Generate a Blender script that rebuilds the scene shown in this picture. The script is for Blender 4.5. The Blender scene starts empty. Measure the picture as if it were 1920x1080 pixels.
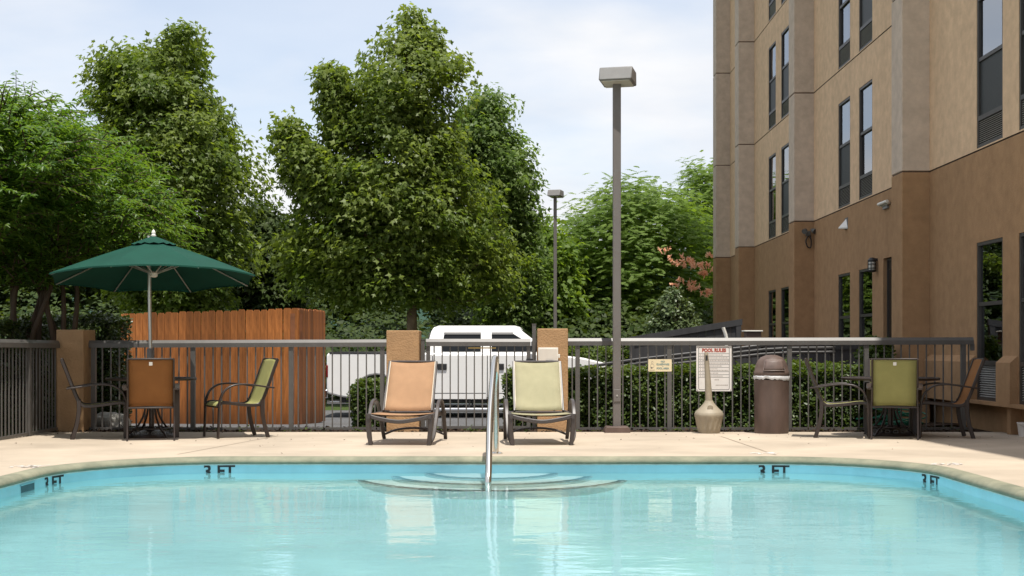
import bpy, bmesh, math, random
import numpy as np
from mathutils import Vector, Matrix, noise

S = bpy.context.scene
COL = S.collection
R = math.radians
PI = math.pi

# ------------------------------------------------------------------ camera, sky, sun, exposure
camd = bpy.data.cameras.new('camera')
cam = bpy.data.objects.new('camera', camd)
COL.objects.link(cam)
S.camera = cam
cam.location = (0, 0, 1.16)
cam.rotation_euler = (R(90), 0, 0)
camd.sensor_width = 36
camd.lens = 46.875
camd.shift_x = -0.0057
camd.shift_y = 0.0594
camd.clip_end = 3000

SUN = Vector((0.10, -0.32, 1.0)).normalized()
w = bpy.data.worlds.new('World')
S.world = w
w.use_nodes = True
nt = w.node_tree
nt.nodes.clear()
N = nt.nodes.new
L = nt.links.new
wo = N('ShaderNodeOutputWorld')
bg = N('ShaderNodeBackground')
bg.inputs['Strength'].default_value = 0.125
sky = N('ShaderNodeTexSky')
sky.sky_type = 'NISHITA'
sky.sun_disc = False
sky.sun_elevation = math.asin(SUN.z)
sky.sun_rotation = math.atan2(SUN.x, SUN.y)
sky.air_density = 1.0
sky.dust_density = 1.2
tc = N('ShaderNodeTexCoord')
sep = N('ShaderNodeSeparateXYZ')
L(tc.outputs['Generated'], sep.inputs[0])
ad = N('ShaderNodeMath'); ad.operation = 'ADD'; ad.inputs[1].default_value = 0.16
mx = N('ShaderNodeMath'); mx.operation = 'MAXIMUM'; mx.inputs[1].default_value = 0.02
L(sep.outputs['Z'], ad.inputs[0]); L(ad.outputs[0], mx.inputs[0])
dx = N('ShaderNodeMath'); dx.operation = 'DIVIDE'
dy = N('ShaderNodeMath'); dy.operation = 'DIVIDE'
L(sep.outputs['X'], dx.inputs[0]); L(mx.outputs[0], dx.inputs[1])
L(sep.outputs['Y'], dy.inputs[0]); L(mx.outputs[0], dy.inputs[1])
cmb = N('ShaderNodeCombineXYZ')
L(dx.outputs[0], cmb.inputs[0]); L(dy.outputs[0], cmb.inputs[1])
cmb.inputs[2].default_value = 3.7
cn = N('ShaderNodeTexNoise')
cn.inputs['Scale'].default_value = 1.15
cn.inputs['Detail'].default_value = 7
cn.inputs['Roughness'].default_value = 0.52
cn.inputs['Distortion'].default_value = 0.25
L(cmb.outputs[0], cn.inputs['Vector'])
cr = N('ShaderNodeValToRGB')
cr.color_ramp.elements[0].position = 0.34
cr.color_ramp.elements[0].color = (0.5, 0.5, 0.5, 1)
cr.color_ramp.elements[1].position = 0.60
cr.color_ramp.elements[1].color = (1, 1, 1, 1)
L(cn.outputs['Fac'], cr.inputs[0])
# grey undersides in the thicker cloud
cn2 = N('ShaderNodeTexNoise')
cn2.inputs['Scale'].default_value = 2.1
cn2.inputs['Detail'].default_value = 5
L(cmb.outputs[0], cn2.inputs['Vector'])
cr2 = N('ShaderNodeValToRGB')
cr2.color_ramp.elements[0].position = 0.40
cr2.color_ramp.elements[0].color = (4.8, 5.0, 5.35, 1)
cr2.color_ramp.elements[1].position = 0.66
cr2.color_ramp.elements[1].color = (5.6, 5.62, 5.7, 1)
L(cn2.outputs['Fac'], cr2.inputs[0])
veil = N('ShaderNodeMix'); veil.data_type = 'RGBA'
veil.inputs[0].default_value = 0.0
mixc = N('ShaderNodeMix'); mixc.data_type = 'RGBA'
bo = N('ShaderNodeMix'); bo.data_type = 'RGBA'; bo.blend_type = 'MULTIPLY'; bo.inputs[0].default_value = 1.0
bo.inputs[7].default_value = (1.08, 1.06, 1.06, 1)
L(sky.outputs[0], bo.inputs[6])
L(cr.outputs[0], mixc.inputs[0])
L(bo.outputs[2], mixc.inputs[6])
L(cr2.outputs[0], mixc.inputs[7])
L(mixc.outputs[2], bg.inputs['Color'])
L(bg.outputs[0], wo.inputs[0])

sd = bpy.data.lights.new('sun', 'SUN')
sd.energy = 3.8
sd.angle = R(0.5)
sd.color = (1.0, 0.95, 0.87)
so = bpy.data.objects.new('sun', sd)
COL.objects.link(so)
so.rotation_euler = SUN.to_track_quat('Z', 'Y').to_euler()
sd.cycles.is_caustics_light = True

vs = S.view_settings
vs.view_transform = 'Standard'
vs.look = 'None'
vs.gamma = 1
vs.exposure = 0.52
vs.use_curve_mapping = False
S.render.engine = 'CYCLES'
cy = S.cycles
cy.use_denoising = True
cy.denoiser = 'OPENIMAGEDENOISE'
cy.max_bounces = 10
cy.diffuse_bounces = 4
cy.glossy_bounces = 4
cy.transmission_bounces = 8
cy.transparent_max_bounces = 12
cy.caustics_refractive = True
cy.caustics_reflective = False
cy.sample_clamp_indirect = 6

# ------------------------------------------------------------------ helpers
FPX, CX, HY, CZ = 2500.0, 971.0, 654.0, 1.16


def W(px, py, D):
    """place in the world of a point measured at (px, py) in the photograph and D metres away"""
    return Vector(((px - CX) * D / FPX, D, CZ - (py - HY) * D / FPX))


def WX(px, D):
    return (px - CX) * D / FPX


def WZ(py, D):
    return CZ - (py - HY) * D / FPX


def deck_z(y):
    return 0.14 - 0.0135 * max(0.0, y - 12.5)


def ground_z(y):
    if y <= 18.4:
        return 0.055
    if y <= 27:
        return 0.03 - 0.33 * (y - 18.4) / 8.6
    return -0.30


class MB:
    def __init__(self):
        self.v = []
        self.f = []

    def add(self, vs_, fs_):
        o = len(self.v)
        self.v += [tuple(p) for p in vs_]
        self.f += [tuple(i + o for i in f) for f in fs_]
        return self

    def box(self, c, s, rot=None):
        x, y, z = s[0] / 2, s[1] / 2, s[2] / 2
        vs_ = [Vector(p) for p in ((-x, -y, -z), (x, -y, -z), (x, y, -z), (-x, y, -z), (-x, -y, z), (x, -y, z), (x, y, z), (-x, y, z))]
        if rot is not None:
            vs_ = [rot @ p for p in vs_]
        c = Vector(c)
        return self.add([p + c for p in vs_], [(0, 3, 2, 1), (4, 5, 6, 7), (0, 1, 5, 4), (1, 2, 6, 5), (2, 3, 7, 6), (3, 0, 4, 7)])

    def bb(self, x0, x1, y0, y1, z0, z1):
        return self.box(((x0 + x1) / 2, (y0 + y1) / 2, (z0 + z1) / 2), (x1 - x0, y1 - y0, z1 - z0))

    def tube(self, path, r, n=8, side=None, prof=None, caps=True, closed=False):
        """sweep a round (or given) profile along a path; r may be a list; prof = list of (a,b) unit offsets"""
        P = [Vector(p) for p in path]
        m = len(P)
        rs = r if isinstance(r, (list, tuple)) else [r] * m
        if prof is None:
            prof = [(math.cos(2 * PI * k / n), math.sin(2 * PI * k / n)) for k in range(n)]
        n = len(prof)
        vs_ = []
        prev = None
        for i in range(m):
            if closed:
                t = P[(i + 1) % m] - P[i - 1]
            else:
                t = P[min(i + 1, m - 1)] - P[max(i - 1, 0)]
            t.normalize()
            if side is not None:
                s_ = Vector(side)
                s_ = (s_ - t * s_.dot(t)).normalized()
            else:
                if prev is None:
                    a = Vector((0, 0, 1)) if abs(t.z) < 0.9 else Vector((1, 0, 0))
                    s_ = (a - t * a.dot(t)).normalized()
                else:
                    s_ = (prev - t * prev.dot(t)).normalized()
            prev = s_
            b = t.cross(s_)
            for (u, v) in prof:
                vs_.append(P[i] + (s_ * u + b * v) * rs[i])
        fs_ = []
        for i in range(m if closed else m - 1):
            j = (i + 1) % m
            for k in range(n):
                l = (k + 1) % n
                fs_.append((i * n + k, i * n + l, j * n + l, j * n + k))
        if caps and not closed:
            fs_.append(tuple(reversed(range(n))))
            fs_.append(tuple((m - 1) * n + k for k in range(n)))
        return self.add(vs_, fs_)

    def lathe(self, prof, seg=24, c=(0, 0, 0), rib=None):
        """prof: list of (r, z)"""
        vs_ = []
        for (r, z) in prof:
            for k in range(seg):
                a = 2 * PI * k / seg
                rr = r * (1 + (rib(k, z) if rib else 0))
                vs_.append((c[0] + rr * math.cos(a), c[1] + rr * math.sin(a), c[2] + z))
        fs_ = []
        for i in range(len(prof) - 1):
            for k in range(seg):
                l = (k + 1) % seg
                fs_.append((i * seg + k, i * seg + l, (i + 1) * seg + l, (i + 1) * seg + k))
        if prof[0][0] > 1e-4:
            fs_.append(tuple(reversed(range(seg))))
        if prof[-1][0] > 1e-4:
            fs_.append(tuple((len(prof) - 1) * seg + k for k in range(seg)))
        return self.add(vs_, fs_)

    def prism(self, pts, axis, a, b):
        """extrude a 2D polygon: axis 'x' pts=(y,z); 'y' pts=(x,z); 'z' pts=(x,y)"""
        n = len(pts)

        def mk(p, t):
            return {'x': (t, p[0], p[1]), 'y': (p[0], t, p[1]), 'z': (p[0], p[1], t)}[axis]
        vs_ = [mk(p, a) for p in pts] + [mk(p, b) for p in pts]
        fs_ = [tuple(range(n)), tuple(reversed(range(n, 2 * n)))]
        for i in range(n):
            j = (i + 1) % n
            fs_.append((j, i, n + i, n + j))
        return self.add(vs_, fs_)

    def mesh(self, name, m=None, smooth=True, ang=38):
        me = bpy.data.meshes.new(name)
        me.from_pydata(self.v, [], self.f)
        bm = bmesh.new()
        bm.from_mesh(me)
        bmesh.ops.recalc_face_normals(bm, faces=bm.faces)
        bm.to_mesh(me)
        bm.free()
        if smooth:
            me.polygons.foreach_set('use_smooth', [True] * len(me.polygons))
            me.set_sharp_from_angle(angle=R(ang))
        if m is not None:
            me.materials.append(m)
        me.update()
        return me

    def build(self, name, m=None, parent=None, smooth=True, ang=38, bevel=0, seg=2, **props):
        o = link(name, self.mesh(name, m, smooth, ang), parent)
        if bevel:
            bv = o.modifiers.new('bevel', 'BEVEL')
            bv.width = bevel
            bv.segments = seg
            bv.limit_method = 'ANGLE'
            bv.angle_limit = R(35)
            bv.harden_normals = False
        for k, v in props.items():
            o[k] = v
        return o


def link(name, me, parent=None, loc=None, rot=None):
    o = bpy.data.objects.new(name, me)
    COL.objects.link(o)
    if parent is not None:
        o.parent = parent
    if loc is not None:
        o.location = loc
    if rot is not None:
        o.rotation_euler = rot
    return o


def tag(o, label, cat, group=None, kind=None):
    if label:
        o['label'] = label
    if cat:
        o['category'] = cat
    if group:
        o['group'] = group
    if kind:
        o['kind'] = kind
    return o


def thing(name, label, cat, loc=(0, 0, 0), rz=0.0, group=None):
    o = bpy.data.objects.new(name, None)
    o.empty_display_size = 0.1
    COL.objects.link(o)
    o.location = loc
    o.rotation_euler = (0, 0, rz)
    return tag(o, label, cat, group)


def struct(o, label=None):
    o['kind'] = 'structure'
    if label:
        o['label'] = label
    return o


KIDS = {}


def copy_tree(o, parent=None):
    c = o.copy()
    COL.objects.link(c)
    if parent is not None:
        c.parent = parent
    for ch in [k for k in bpy.data.objects if k.parent == o]:
        copy_tree(ch, c)
    return c


RECT = [(-1, -1), (1, -1), (1, 1), (-1, 1)]


def rect(a, b, ch=0.25):
    """chamfered rectangle profile, half sizes a, b"""
    c = min(a, b) * ch
    return [(-a + c, -b), (a - c, -b), (a, -b + c), (a, b - c), (a - c, b), (-a + c, b), (-a, b - c), (-a, -b + c)]


def smooth_path(pts, n=8):
    """Catmull-Rom through points"""
    P = [Vector(p) for p in pts]
    P = [P[0] * 2 - P[1]] + P + [P[-1] * 2 - P[-2]]
    out = []
    for i in range(1, len(P) - 2):
        a, b, c, d = P[i - 1], P[i], P[i + 1], P[i + 2]
        for k in range(n):
            t = k / n
            out.append(0.5 * ((2 * b) + (c - a) * t + (2 * a - 5 * b + 4 * c - d) * t * t + (3 * b - a - 3 * c + d) * t ** 3))
    out.append(P[-2])
    return out


def dens(P, keep):
    return P


# ------------------------------------------------------------------ materials
def M(name, col, rough=0.6, var=0.15, scale=6.0, bump=0.0, bscale=80.0, bdist=0.004, metal=0.0, spec=0.5, col2=None, stretch=None, detail=5, rnd=0.0, coat=0.0, streak=0.0, basedark=0.0):
    m = bpy.data.materials.new(name)
    m.use_nodes = True
    t = m.node_tree
    b = t.nodes['Principled BSDF']
    b.inputs['Roughness'].default_value = rough
    b.inputs['Metallic'].default_value = metal
    b.inputs['Specular IOR Level'].default_value = spec
    if coat:
        b.inputs['Coat Weight'].default_value = coat
        b.inputs['Coat Roughness'].default_value = 0.06
    tcn = t.nodes.new('ShaderNodeTexCoord')
    mp = t.nodes.new('ShaderNodeMapping')
    if stretch:
        mp.inputs['Scale'].default_value = stretch
    t.links.new(tcn.outputs['Object'], mp.inputs[0])
    no = t.nodes.new('ShaderNodeTexNoise')
    no.inputs['Scale'].default_value = scale
    no.inputs['Detail'].default_value = detail
    no.inputs['Roughness'].default_value = 0.62
    t.links.new(mp.outputs[0], no.inputs['Vector'])
    ra = t.nodes.new('ShaderNodeValToRGB')
    c1 = [max(0, c * (1 - var)) for c in col]
    c2 = list(col2) if col2 else [min(1, c * (1 + var)) for c in col]
    ra.color_ramp.elements[0].position = 0.32
    ra.color_ramp.elements[1].position = 0.70
    ra.color_ramp.elements[0].color = (*c1, 1)
    ra.color_ramp.elements[1].color = (*c2, 1)
    t.links.new(no.outputs['Fac'], ra.inputs[0])
    src = ra.outputs[0]
    if rnd:
        oi = t.nodes.new('ShaderNodeObjectInfo')
        mr = t.nodes.new('ShaderNodeMapRange')
        mr.inputs['To Min'].default_value = 1 - rnd
        mr.inputs['To Max'].default_value = 1 + rnd
        t.links.new(oi.outputs['Random'], mr.inputs['Value'])
        mu = t.nodes.new('ShaderNodeMix')
        mu.data_type = 'RGBA'
        mu.blend_type = 'MULTIPLY'
        mu.inputs[0].default_value = 1
        t.links.new(src, mu.inputs[6])
        t.links.new(mr.outputs[0], mu.inputs[7])
        src = mu.outputs[2]
    if streak or basedark:
        def mul(src, fac_out):
            mu = t.nodes.new('ShaderNodeMix')
            mu.data_type = 'RGBA'
            mu.blend_type = 'MULTIPLY'
            mu.inputs[0].default_value = 1
            t.links.new(src, mu.inputs[6])
            t.links.new(fac_out, mu.inputs[7])
            return mu.outputs[2]
    if streak:
        # run-down rain marks: noise stretched along the height
        ms_ = t.nodes.new('ShaderNodeMapping')
        ms_.inputs['Scale'].default_value = (1.1, 1.1, 0.14)
        t.links.new(tcn.outputs['Object'], ms_.inputs[0])
        ns_ = t.nodes.new('ShaderNodeTexNoise')
        ns_.inputs['Scale'].default_value = 1.6
        ns_.inputs['Detail'].default_value = 6
        t.links.new(ms_.outputs[0], ns_.inputs['Vector'])
        mr_ = t.nodes.new('ShaderNodeMapRange')
        mr_.inputs['From Min'].default_value = 0.35
        mr_.inputs['From Max'].default_value = 0.62
        mr_.inputs['To Min'].default_value = 1 - streak
        mr_.inputs['To Max'].default_value = 1.0
        t.links.new(ns_.outputs['Fac'], mr_.inputs['Value'])
        src = mul(src, mr_.outputs[0])
    if basedark:
        # darker along the foot of the piece, ragged by noise
        sx_ = t.nodes.new('ShaderNodeSeparateXYZ')
        t.links.new(tcn.outputs['Object'], sx_.inputs[0])
        ad_ = t.nodes.new('ShaderNodeMath')
        ad_.operation = 'MULTIPLY_ADD'
        ad_.inputs[1].default_value = -0.5
        t.links.new(no.outputs['Fac'], ad_.inputs[0])
        t.links.new(sx_.outputs['Z'], ad_.inputs[2])
        mr_ = t.nodes.new('ShaderNodeMapRange')
        mr_.inputs['From Min'].default_value = -0.25
        mr_.inputs['From Max'].default_value = 0.22
        mr_.inputs['To Min'].default_value = 1 - basedark
        mr_.inputs['To Max'].default_value = 1.0
        t.links.new(ad_.outputs[0], mr_.inputs['Value'])
        src = mul(src, mr_.outputs[0])
    t.links.new(src, b.inputs['Base Color'])
    if bump:
        n2 = t.nodes.new('ShaderNodeTexNoise')
        n2.inputs['Scale'].default_value = bscale
        n2.inputs['Detail'].default_value = 3
        t.links.new(mp.outputs[0], n2.inputs['Vector'])
        bp = t.nodes.new('ShaderNodeBump')
        bp.inputs['Strength'].default_value = bump
        bp.inputs['Distance'].default_value = bdist
        t.links.new(n2.outputs['Fac'], bp.inputs['Height'])
        t.links.new(bp.outputs[0], b.inputs['Normal'])
    return m


def leaf_mat(name, dark, light, trans=0.30, rough=0.38, spec=0.5, tcol=None):
    m = bpy.data.materials.new(name)
    m.use_nodes = True
    t = m.node_tree
    b = t.nodes['Principled BSDF']
    b.inputs['Roughness'].default_value = rough
    b.inputs['Specular IOR Level'].default_value = spec
    at = t.nodes.new('ShaderNodeAttribute')
    at.attribute_name = 'tone'
    ra = t.nodes.new('ShaderNodeValToRGB')
    ra.color_ramp.elements[0].color = (*dark, 1)
    ra.color_ramp.elements[1].color = (*light, 1)
    t.links.new(at.outputs['Fac'], ra.inputs[0])
    t.links.new(ra.outputs[0], b.inputs['Base Color'])
    tr = t.nodes.new('ShaderNodeBsdfTranslucent')
    tm = t.nodes.new('ShaderNodeMix')
    tm.data_type = 'RGBA'
    tm.blend_type = 'MULTIPLY'
    tm.inputs[0].default_value = 1
    tm.inputs[7].default_value = (*(tcol or (1.7, 1.6, 0.6)), 1)
    t.links.new(ra.outputs[0], tm.inputs[6])
    t.links.new(tm.outputs[2], tr.inputs['Color'])
    ms = t.nodes.new('ShaderNodeMixShader')
    ms.inputs[0].default_value = trans
    out = t.nodes['Material Output']
    t.links.new(b.outputs[0], ms.inputs[1])
    t.links.new(tr.outputs[0], ms.inputs[2])
    t.links.new(ms.outputs[0], out.inputs[0])
    return m


def sling_mat(name, col):
    """woven mesh cloth: fine two-way weave, slightly see-through to light"""
    m = M(name, col, rough=0.75, var=0.10, scale=5, spec=0.25)
    t = m.node_tree
    b = t.nodes['Principled BSDF']
    tcn = t.nodes['Texture Coordinate'] if 'Texture Coordinate' in t.nodes else t.nodes.new('ShaderNodeTexCoord')
    wv = t.nodes.new('ShaderNodeTexWave')
    wv.inputs['Scale'].default_value = 90
    wv.bands_direction = 'X'
    wv2 = t.nodes.new('ShaderNodeTexWave')
    wv2.inputs['Scale'].default_value = 90
    wv2.bands_direction = 'Z'
    t.links.new(tcn.outputs['Object'], wv.inputs['Vector'])
    t.links.new(tcn.outputs['Object'], wv2.inputs['Vector'])
    a = t.nodes.new('ShaderNodeMath')
    a.operation = 'MULTIPLY'
    t.links.new(wv.outputs['Fac'], a.inputs[0])
    t.links.new(wv2.outputs['Fac'], a.inputs[1])
    bp = t.nodes.new('ShaderNodeBump')
    bp.inputs['Strength'].default_value = 0.5
    bp.inputs['Distance'].default_value = 0.002
    t.links.new(a.outputs[0], bp.inputs['Height'])
    t.links.new(bp.outputs[0], b.inputs['Normal'])
    tr = t.nodes.new('ShaderNodeBsdfTranslucent')
    tr.inputs['Color'].default_value = (*col, 1)
    ms = t.nodes.new('ShaderNodeMixShader')
    ms.inputs[0].default_value = 0.25
    out = t.nodes['Material Output']
    t.links.new(b.outputs[0], ms.inputs[1])
    t.links.new(tr.outputs[0], ms.inputs[2])
    t.links.new(ms.outputs[0], out.inputs[0])
    return m


MT = {}
MT['deck'] = M('deck_concrete', (0.455, 0.382, 0.298), 0.85, 0.17, 0.9, bump=0.5, bscale=120, bdist=0.003, spec=0.2, detail=9)
MT['coping'] = M('coping_concrete', (0.20, 0.215, 0.155), 0.8, 0.25, 3.0, bump=0.6, bscale=60, spec=0.2, col2=(0.31, 0.30, 0.215), detail=8)
MT['caulk'] = M('white_caulk', (0.62, 0.68, 0.68), 0.6, 0.15, 12)
MT['band'] = M('blue_band_paint', (0.36, 0.71, 0.83), 0.35, 0.10, 2.5, spec=0.5, detail=8)
MT['plaster'] = M('pool_plaster', (0.50, 0.86, 0.90), 0.6, 0.07, 1.4, spec=0.3, detail=7)
MT['tread'] = M('step_plaster', (0.72, 0.88, 0.86), 0.6, 0.07, 1.4, spec=0.3)
MT['nosing'] = M('step_nosing_tile', (0.085, 0.125, 0.14), 0.4, 0.2, 20)
MT['black_paint'] = M('black_paint', (0.012, 0.012, 0.014), 0.5, 0.1, 20)
MT['stucco_tan'] = M('stucco_tan', (0.67, 0.475, 0.305), 0.9, 0.12, 6.0, bump=0.6, bscale=45, bdist=0.006, spec=0.15, detail=14, streak=0.07)
MT['stucco_brown'] = M('stucco_brown', (0.355, 0.215, 0.115), 0.9, 0.12, 6.0, bump=0.6, bscale=45, bdist=0.006, spec=0.15, detail=14, streak=0.07)
MT['stucco_grey'] = M('stucco_grey', (0.55, 0.45, 0.36), 0.9, 0.12, 6.0, bump=0.6, bscale=45, bdist=0.006, spec=0.15, detail=14, streak=0.07)
MT['joint'] = M('joint_sealant', (0.10, 0.06, 0.04), 0.9, 0.1, 10)
MT['pillar'] = M('pillar_stucco', (0.38, 0.235, 0.125), 0.9, 0.12, 5, bump=0.9, bscale=42, bdist=0.01, spec=0.15, detail=9)
MT['fence'] = M('fence_metal', (0.100, 0.093, 0.086), 0.42, 0.10, 8, spec=0.5)
MT['cedar'] = M('cedar_stain', (0.315, 0.112, 0.030), 0.65, 0.42, 5.0, bump=0.4, bscale=30, bdist=0.003, stretch=(6, 6, 0.7), rnd=0.34, spec=0.25, detail=7, basedark=0.55)
MT['cedar_rail'] = M('cedar_rail', (0.22, 0.08, 0.03), 0.75, 0.3, 5.0)
MT['bronze'] = M('dark_bronze_frame', (0.030, 0.020, 0.016), 0.38, 0.15, 9, spec=0.5)
MT['lounger_frame'] = M('lounger_brown_resin', (0.055, 0.045, 0.042), 0.42, 0.12, 9, spec=0.5)
MT['orange'] = sling_mat('orange_sling', (0.50, 0.30, 0.17))
MT['orange_chair'] = sling_mat('rust_orange_sling', (0.32, 0.14, 0.045))
MT['green'] = sling_mat('pale_green_sling', (0.47, 0.44, 0.28))
MT['green_chair'] = sling_mat('lime_green_sling', (0.39, 0.38, 0.15))
MT['piping'] = M('pale_piping', (0.62, 0.56, 0.46), 0.7, 0.1, 9)
MT['tag'] = M('white_tag', (0.75, 0.74, 0.70), 0.7, 0.08, 20)
MT['alu'] = M('bare_aluminium', (0.56, 0.54, 0.50), 0.35, 0.06, 9, metal=0.8)
MT['steel'] = M('polished_stainless', (0.68, 0.66, 0.62), 0.18, 0.04, 6, metal=1.0)
MT['canopy'] = M('green_canvas', (0.0105, 0.060, 0.042), 0.85, 0.12, 2.5, bump=0.3, bscale=300, bdist=0.001, spec=0.15)
MT['white_plastic'] = M('white_plastic', (0.72, 0.70, 0.64), 0.45, 0.06, 9)
MT['lamp_grey'] = M('lamp_post_paint', (0.15, 0.135, 0.125), 0.5, 0.12, 3, stretch=(1, 1, 0.4))
MT['lamp_head'] = M('lamp_head_paint', (0.20, 0.195, 0.19), 0.5, 0.08, 6)
MT['lens'] = M('frosted_lens', (0.58, 0.57, 0.52), 0.3, 0.08, 14)
MT['ash'] = M('beige_plastic', (0.31, 0.265, 0.195), 0.6, 0.16, 7, bump=0.3, bscale=120, bdist=0.002, detail=8)
MT['can'] = M('brown_plastic_can', (0.115, 0.078, 0.064), 0.55, 0.25, 4.5, bump=0.3, bscale=70, bdist=0.003, stretch=(1, 1, 0.35), spec=0.4, detail=8)
MT['bag'] = M('white_bin_liner', (0.66, 0.66, 0.67), 0.4, 0.12, 14)
MT['sign_white'] = M('sign_white', (0.76, 0.72, 0.68), 0.5, 0.05, 6)
MT['sign_cream'] = M('sign_cream', (0.78, 0.66, 0.43), 0.5, 0.05, 6)
MT['ink_red'] = M('red_ink', (0.42, 0.10, 0.07), 0.6, 0.15, 30)
MT['ink_black'] = M('black_ink', (0.03, 0.022, 0.022), 0.6, 0.2, 30)
MT['ink_teal'] = M('faded_teal_ink', (0.16, 0.28, 0.29), 0.6, 0.2, 30)
MT['ink_faded'] = M('faded_brown_ink', (0.30, 0.24, 0.20), 0.6, 0.3, 30)
MT['truck'] = M('white_car_paint', (0.86, 0.85, 0.83), 0.28, 0.02, 2, spec=0.5, coat=0.5)
MT['truck_dark'] = M('black_trim', (0.018, 0.018, 0.020), 0.5, 0.2, 9)
MT['car_glass'] = M('tinted_car_glass', (0.012, 0.014, 0.016), 0.10, 0.1, 2, spec=0.2)
MT['chrome'] = M('chrome', (0.7, 0.7, 0.7), 0.12, 0.03, 6, metal=1.0)
MT['tail_red'] = M('red_tail_lens', (0.16, 0.008, 0.008), 0.2, 0.15, 9)
MT['head_lens'] = M('clear_lamp_lens', (0.6, 0.6, 0.6), 0.1, 0.1, 9)
MT['rubber'] = M('tyre_rubber', (0.022, 0.022, 0.022), 0.8, 0.2, 9)
MT['asphalt'] = M('asphalt', (0.115, 0.115, 0.118), 0.9, 0.18, 1.2, bump=0.8, bscale=160, bdist=0.006, spec=0.2, detail=9)
MT['paint_line'] = M('white_road_paint', (0.55, 0.55, 0.52), 0.8, 0.2, 9)
MT['mulch'] = M('bark_mulch', (0.060, 0.040, 0.028), 0.95, 0.5, 14, bump=1.0, bscale=35, bdist=0.03, spec=0.1, detail=9)
MT['ground'] = M('grass_ground', (0.055, 0.080, 0.022), 0.95, 0.35, 0.8, bump=0.8, bscale=25, bdist=0.03, spec=0.1, detail=9)
MT['guard'] = M('dark_painted_board', (0.040, 0.040, 0.042), 0.6, 0.2, 3, stretch=(4, 4, 0.5), rnd=0.15)
MT['rail_dark'] = M('dark_pipe_paint', (0.032, 0.030, 0.030), 0.32, 0.1, 8, spec=0.6)
MT['bark'] = M('tree_bark', (0.095, 0.068, 0.048), 0.9, 0.35, 5, bump=0.8, bscale=18, bdist=0.02, stretch=(1, 1, 0.3), spec=0.1)
MT['bark_pale'] = M('mottled_bark', (0.17, 0.125, 0.085), 0.85, 0.4, 4, bump=0.6, bscale=14, bdist=0.02, spec=0.1)
MT['hedge_core'] = M('twig_mass', (0.020, 0.024, 0.010), 0.95, 0.4, 9, bump=1.0, bscale=20, bdist=0.05, spec=0.05)
MT['hill'] = M('wooded_hill', (0.040, 0.075, 0.055), 0.95, 0.35, 0.10, bump=1.0, bscale=0.25, bdist=2.0, spec=0.05, detail=8)  # bluish green: distance haze put into the colour
MT['win_frame'] = M('window_frame_bronze', (0.050, 0.044, 0.040), 0.45, 0.1, 9)
MT['screen'] = M('insect_screen', (0.030, 0.033, 0.034), 0.55, 0.15, 25, spec=0.4)
MT['louvre'] = M('louvre_metal', (0.34, 0.33, 0.31), 0.5, 0.1, 9)
MT['curtain'] = M('beige_curtain', (0.46, 0.43, 0.37), 0.9, 0.12, 3, stretch=(3, 3, 0.2))
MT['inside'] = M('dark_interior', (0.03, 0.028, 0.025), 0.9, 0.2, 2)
MT['door_dark'] = M('dark_door', (0.018, 0.017, 0.016), 0.3, 0.15, 4)
MT['roof'] = M('roof_membrane', (0.30, 0.29, 0.28), 0.9, 0.1, 2)
MT['hose'] = M('green_hose', (0.010, 0.145, 0.085), 0.4, 0.12, 9)
MT['stone'] = M('grey_stone', (0.36, 0.35, 0.32), 0.9, 0.25, 6, bump=0.7, bscale=18, bdist=0.02)
MT['brass'] = M('brass', (0.45, 0.30, 0.10), 0.4, 0.1, 9, metal=0.8)
MT['floodlight'] = M('galvanised_box', (0.10, 0.10, 0.095), 0.5, 0.2, 9)
MT['leaf_syc'] = leaf_mat('sycamore_leaf', (0.078, 0.135, 0.018), (0.250, 0.305, 0.072), 0.50, 0.48, 0.42, tcol=(1.55, 1.55, 0.6))
MT['leaf_syc2'] = leaf_mat('distant_sycamore_leaf', (0.085, 0.150, 0.032), (0.215, 0.290, 0.085), 0.45, 0.50, 0.4, tcol=(1.5, 1.6, 0.7))
MT['leaf_myrtle'] = leaf_mat('crape_myrtle_leaf', (0.045, 0.120, 0.018), (0.165, 0.255, 0.045), 0.48, 0.40, 0.45)
MT['leaf_dark'] = leaf_mat('dark_wood_leaf', (0.022, 0.046, 0.009), (0.070, 0.100, 0.020), 0.3, 0.55, 0.25)
MT['leaf_mimosa'] = leaf_mat('feathery_mimosa_leaf', (0.120, 0.205, 0.035), (0.215, 0.310, 0.065), 0.55, 0.55, 0.3)
MT['leaf_bush'] = leaf_mat('glossy_bush_leaf', (0.050, 0.088, 0.028), (0.150, 0.195, 0.085), 0.25, 0.42, 0.45)
MT['leaf_box'] = leaf_mat('hedge_leaf', (0.032, 0.068, 0.012), (0.118, 0.165, 0.028), 0.35, 0.42, 0.38)
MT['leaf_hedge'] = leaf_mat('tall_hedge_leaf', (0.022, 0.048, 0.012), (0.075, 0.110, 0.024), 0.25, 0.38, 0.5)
MT['flower'] = leaf_mat('coral_blossom', (0.80, 0.42, 0.26), (0.90, 0.62, 0.45), 0.4, 0.7, 0.2, tcol=(1.1, 1.0, 0.9))
MT['flower_pink'] = leaf_mat('pink_blossom', (0.40, 0.13, 0.12), (0.55, 0.26, 0.22), 0.3, 0.7, 0.2, tcol=(1.2, 1.0, 0.9))

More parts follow.
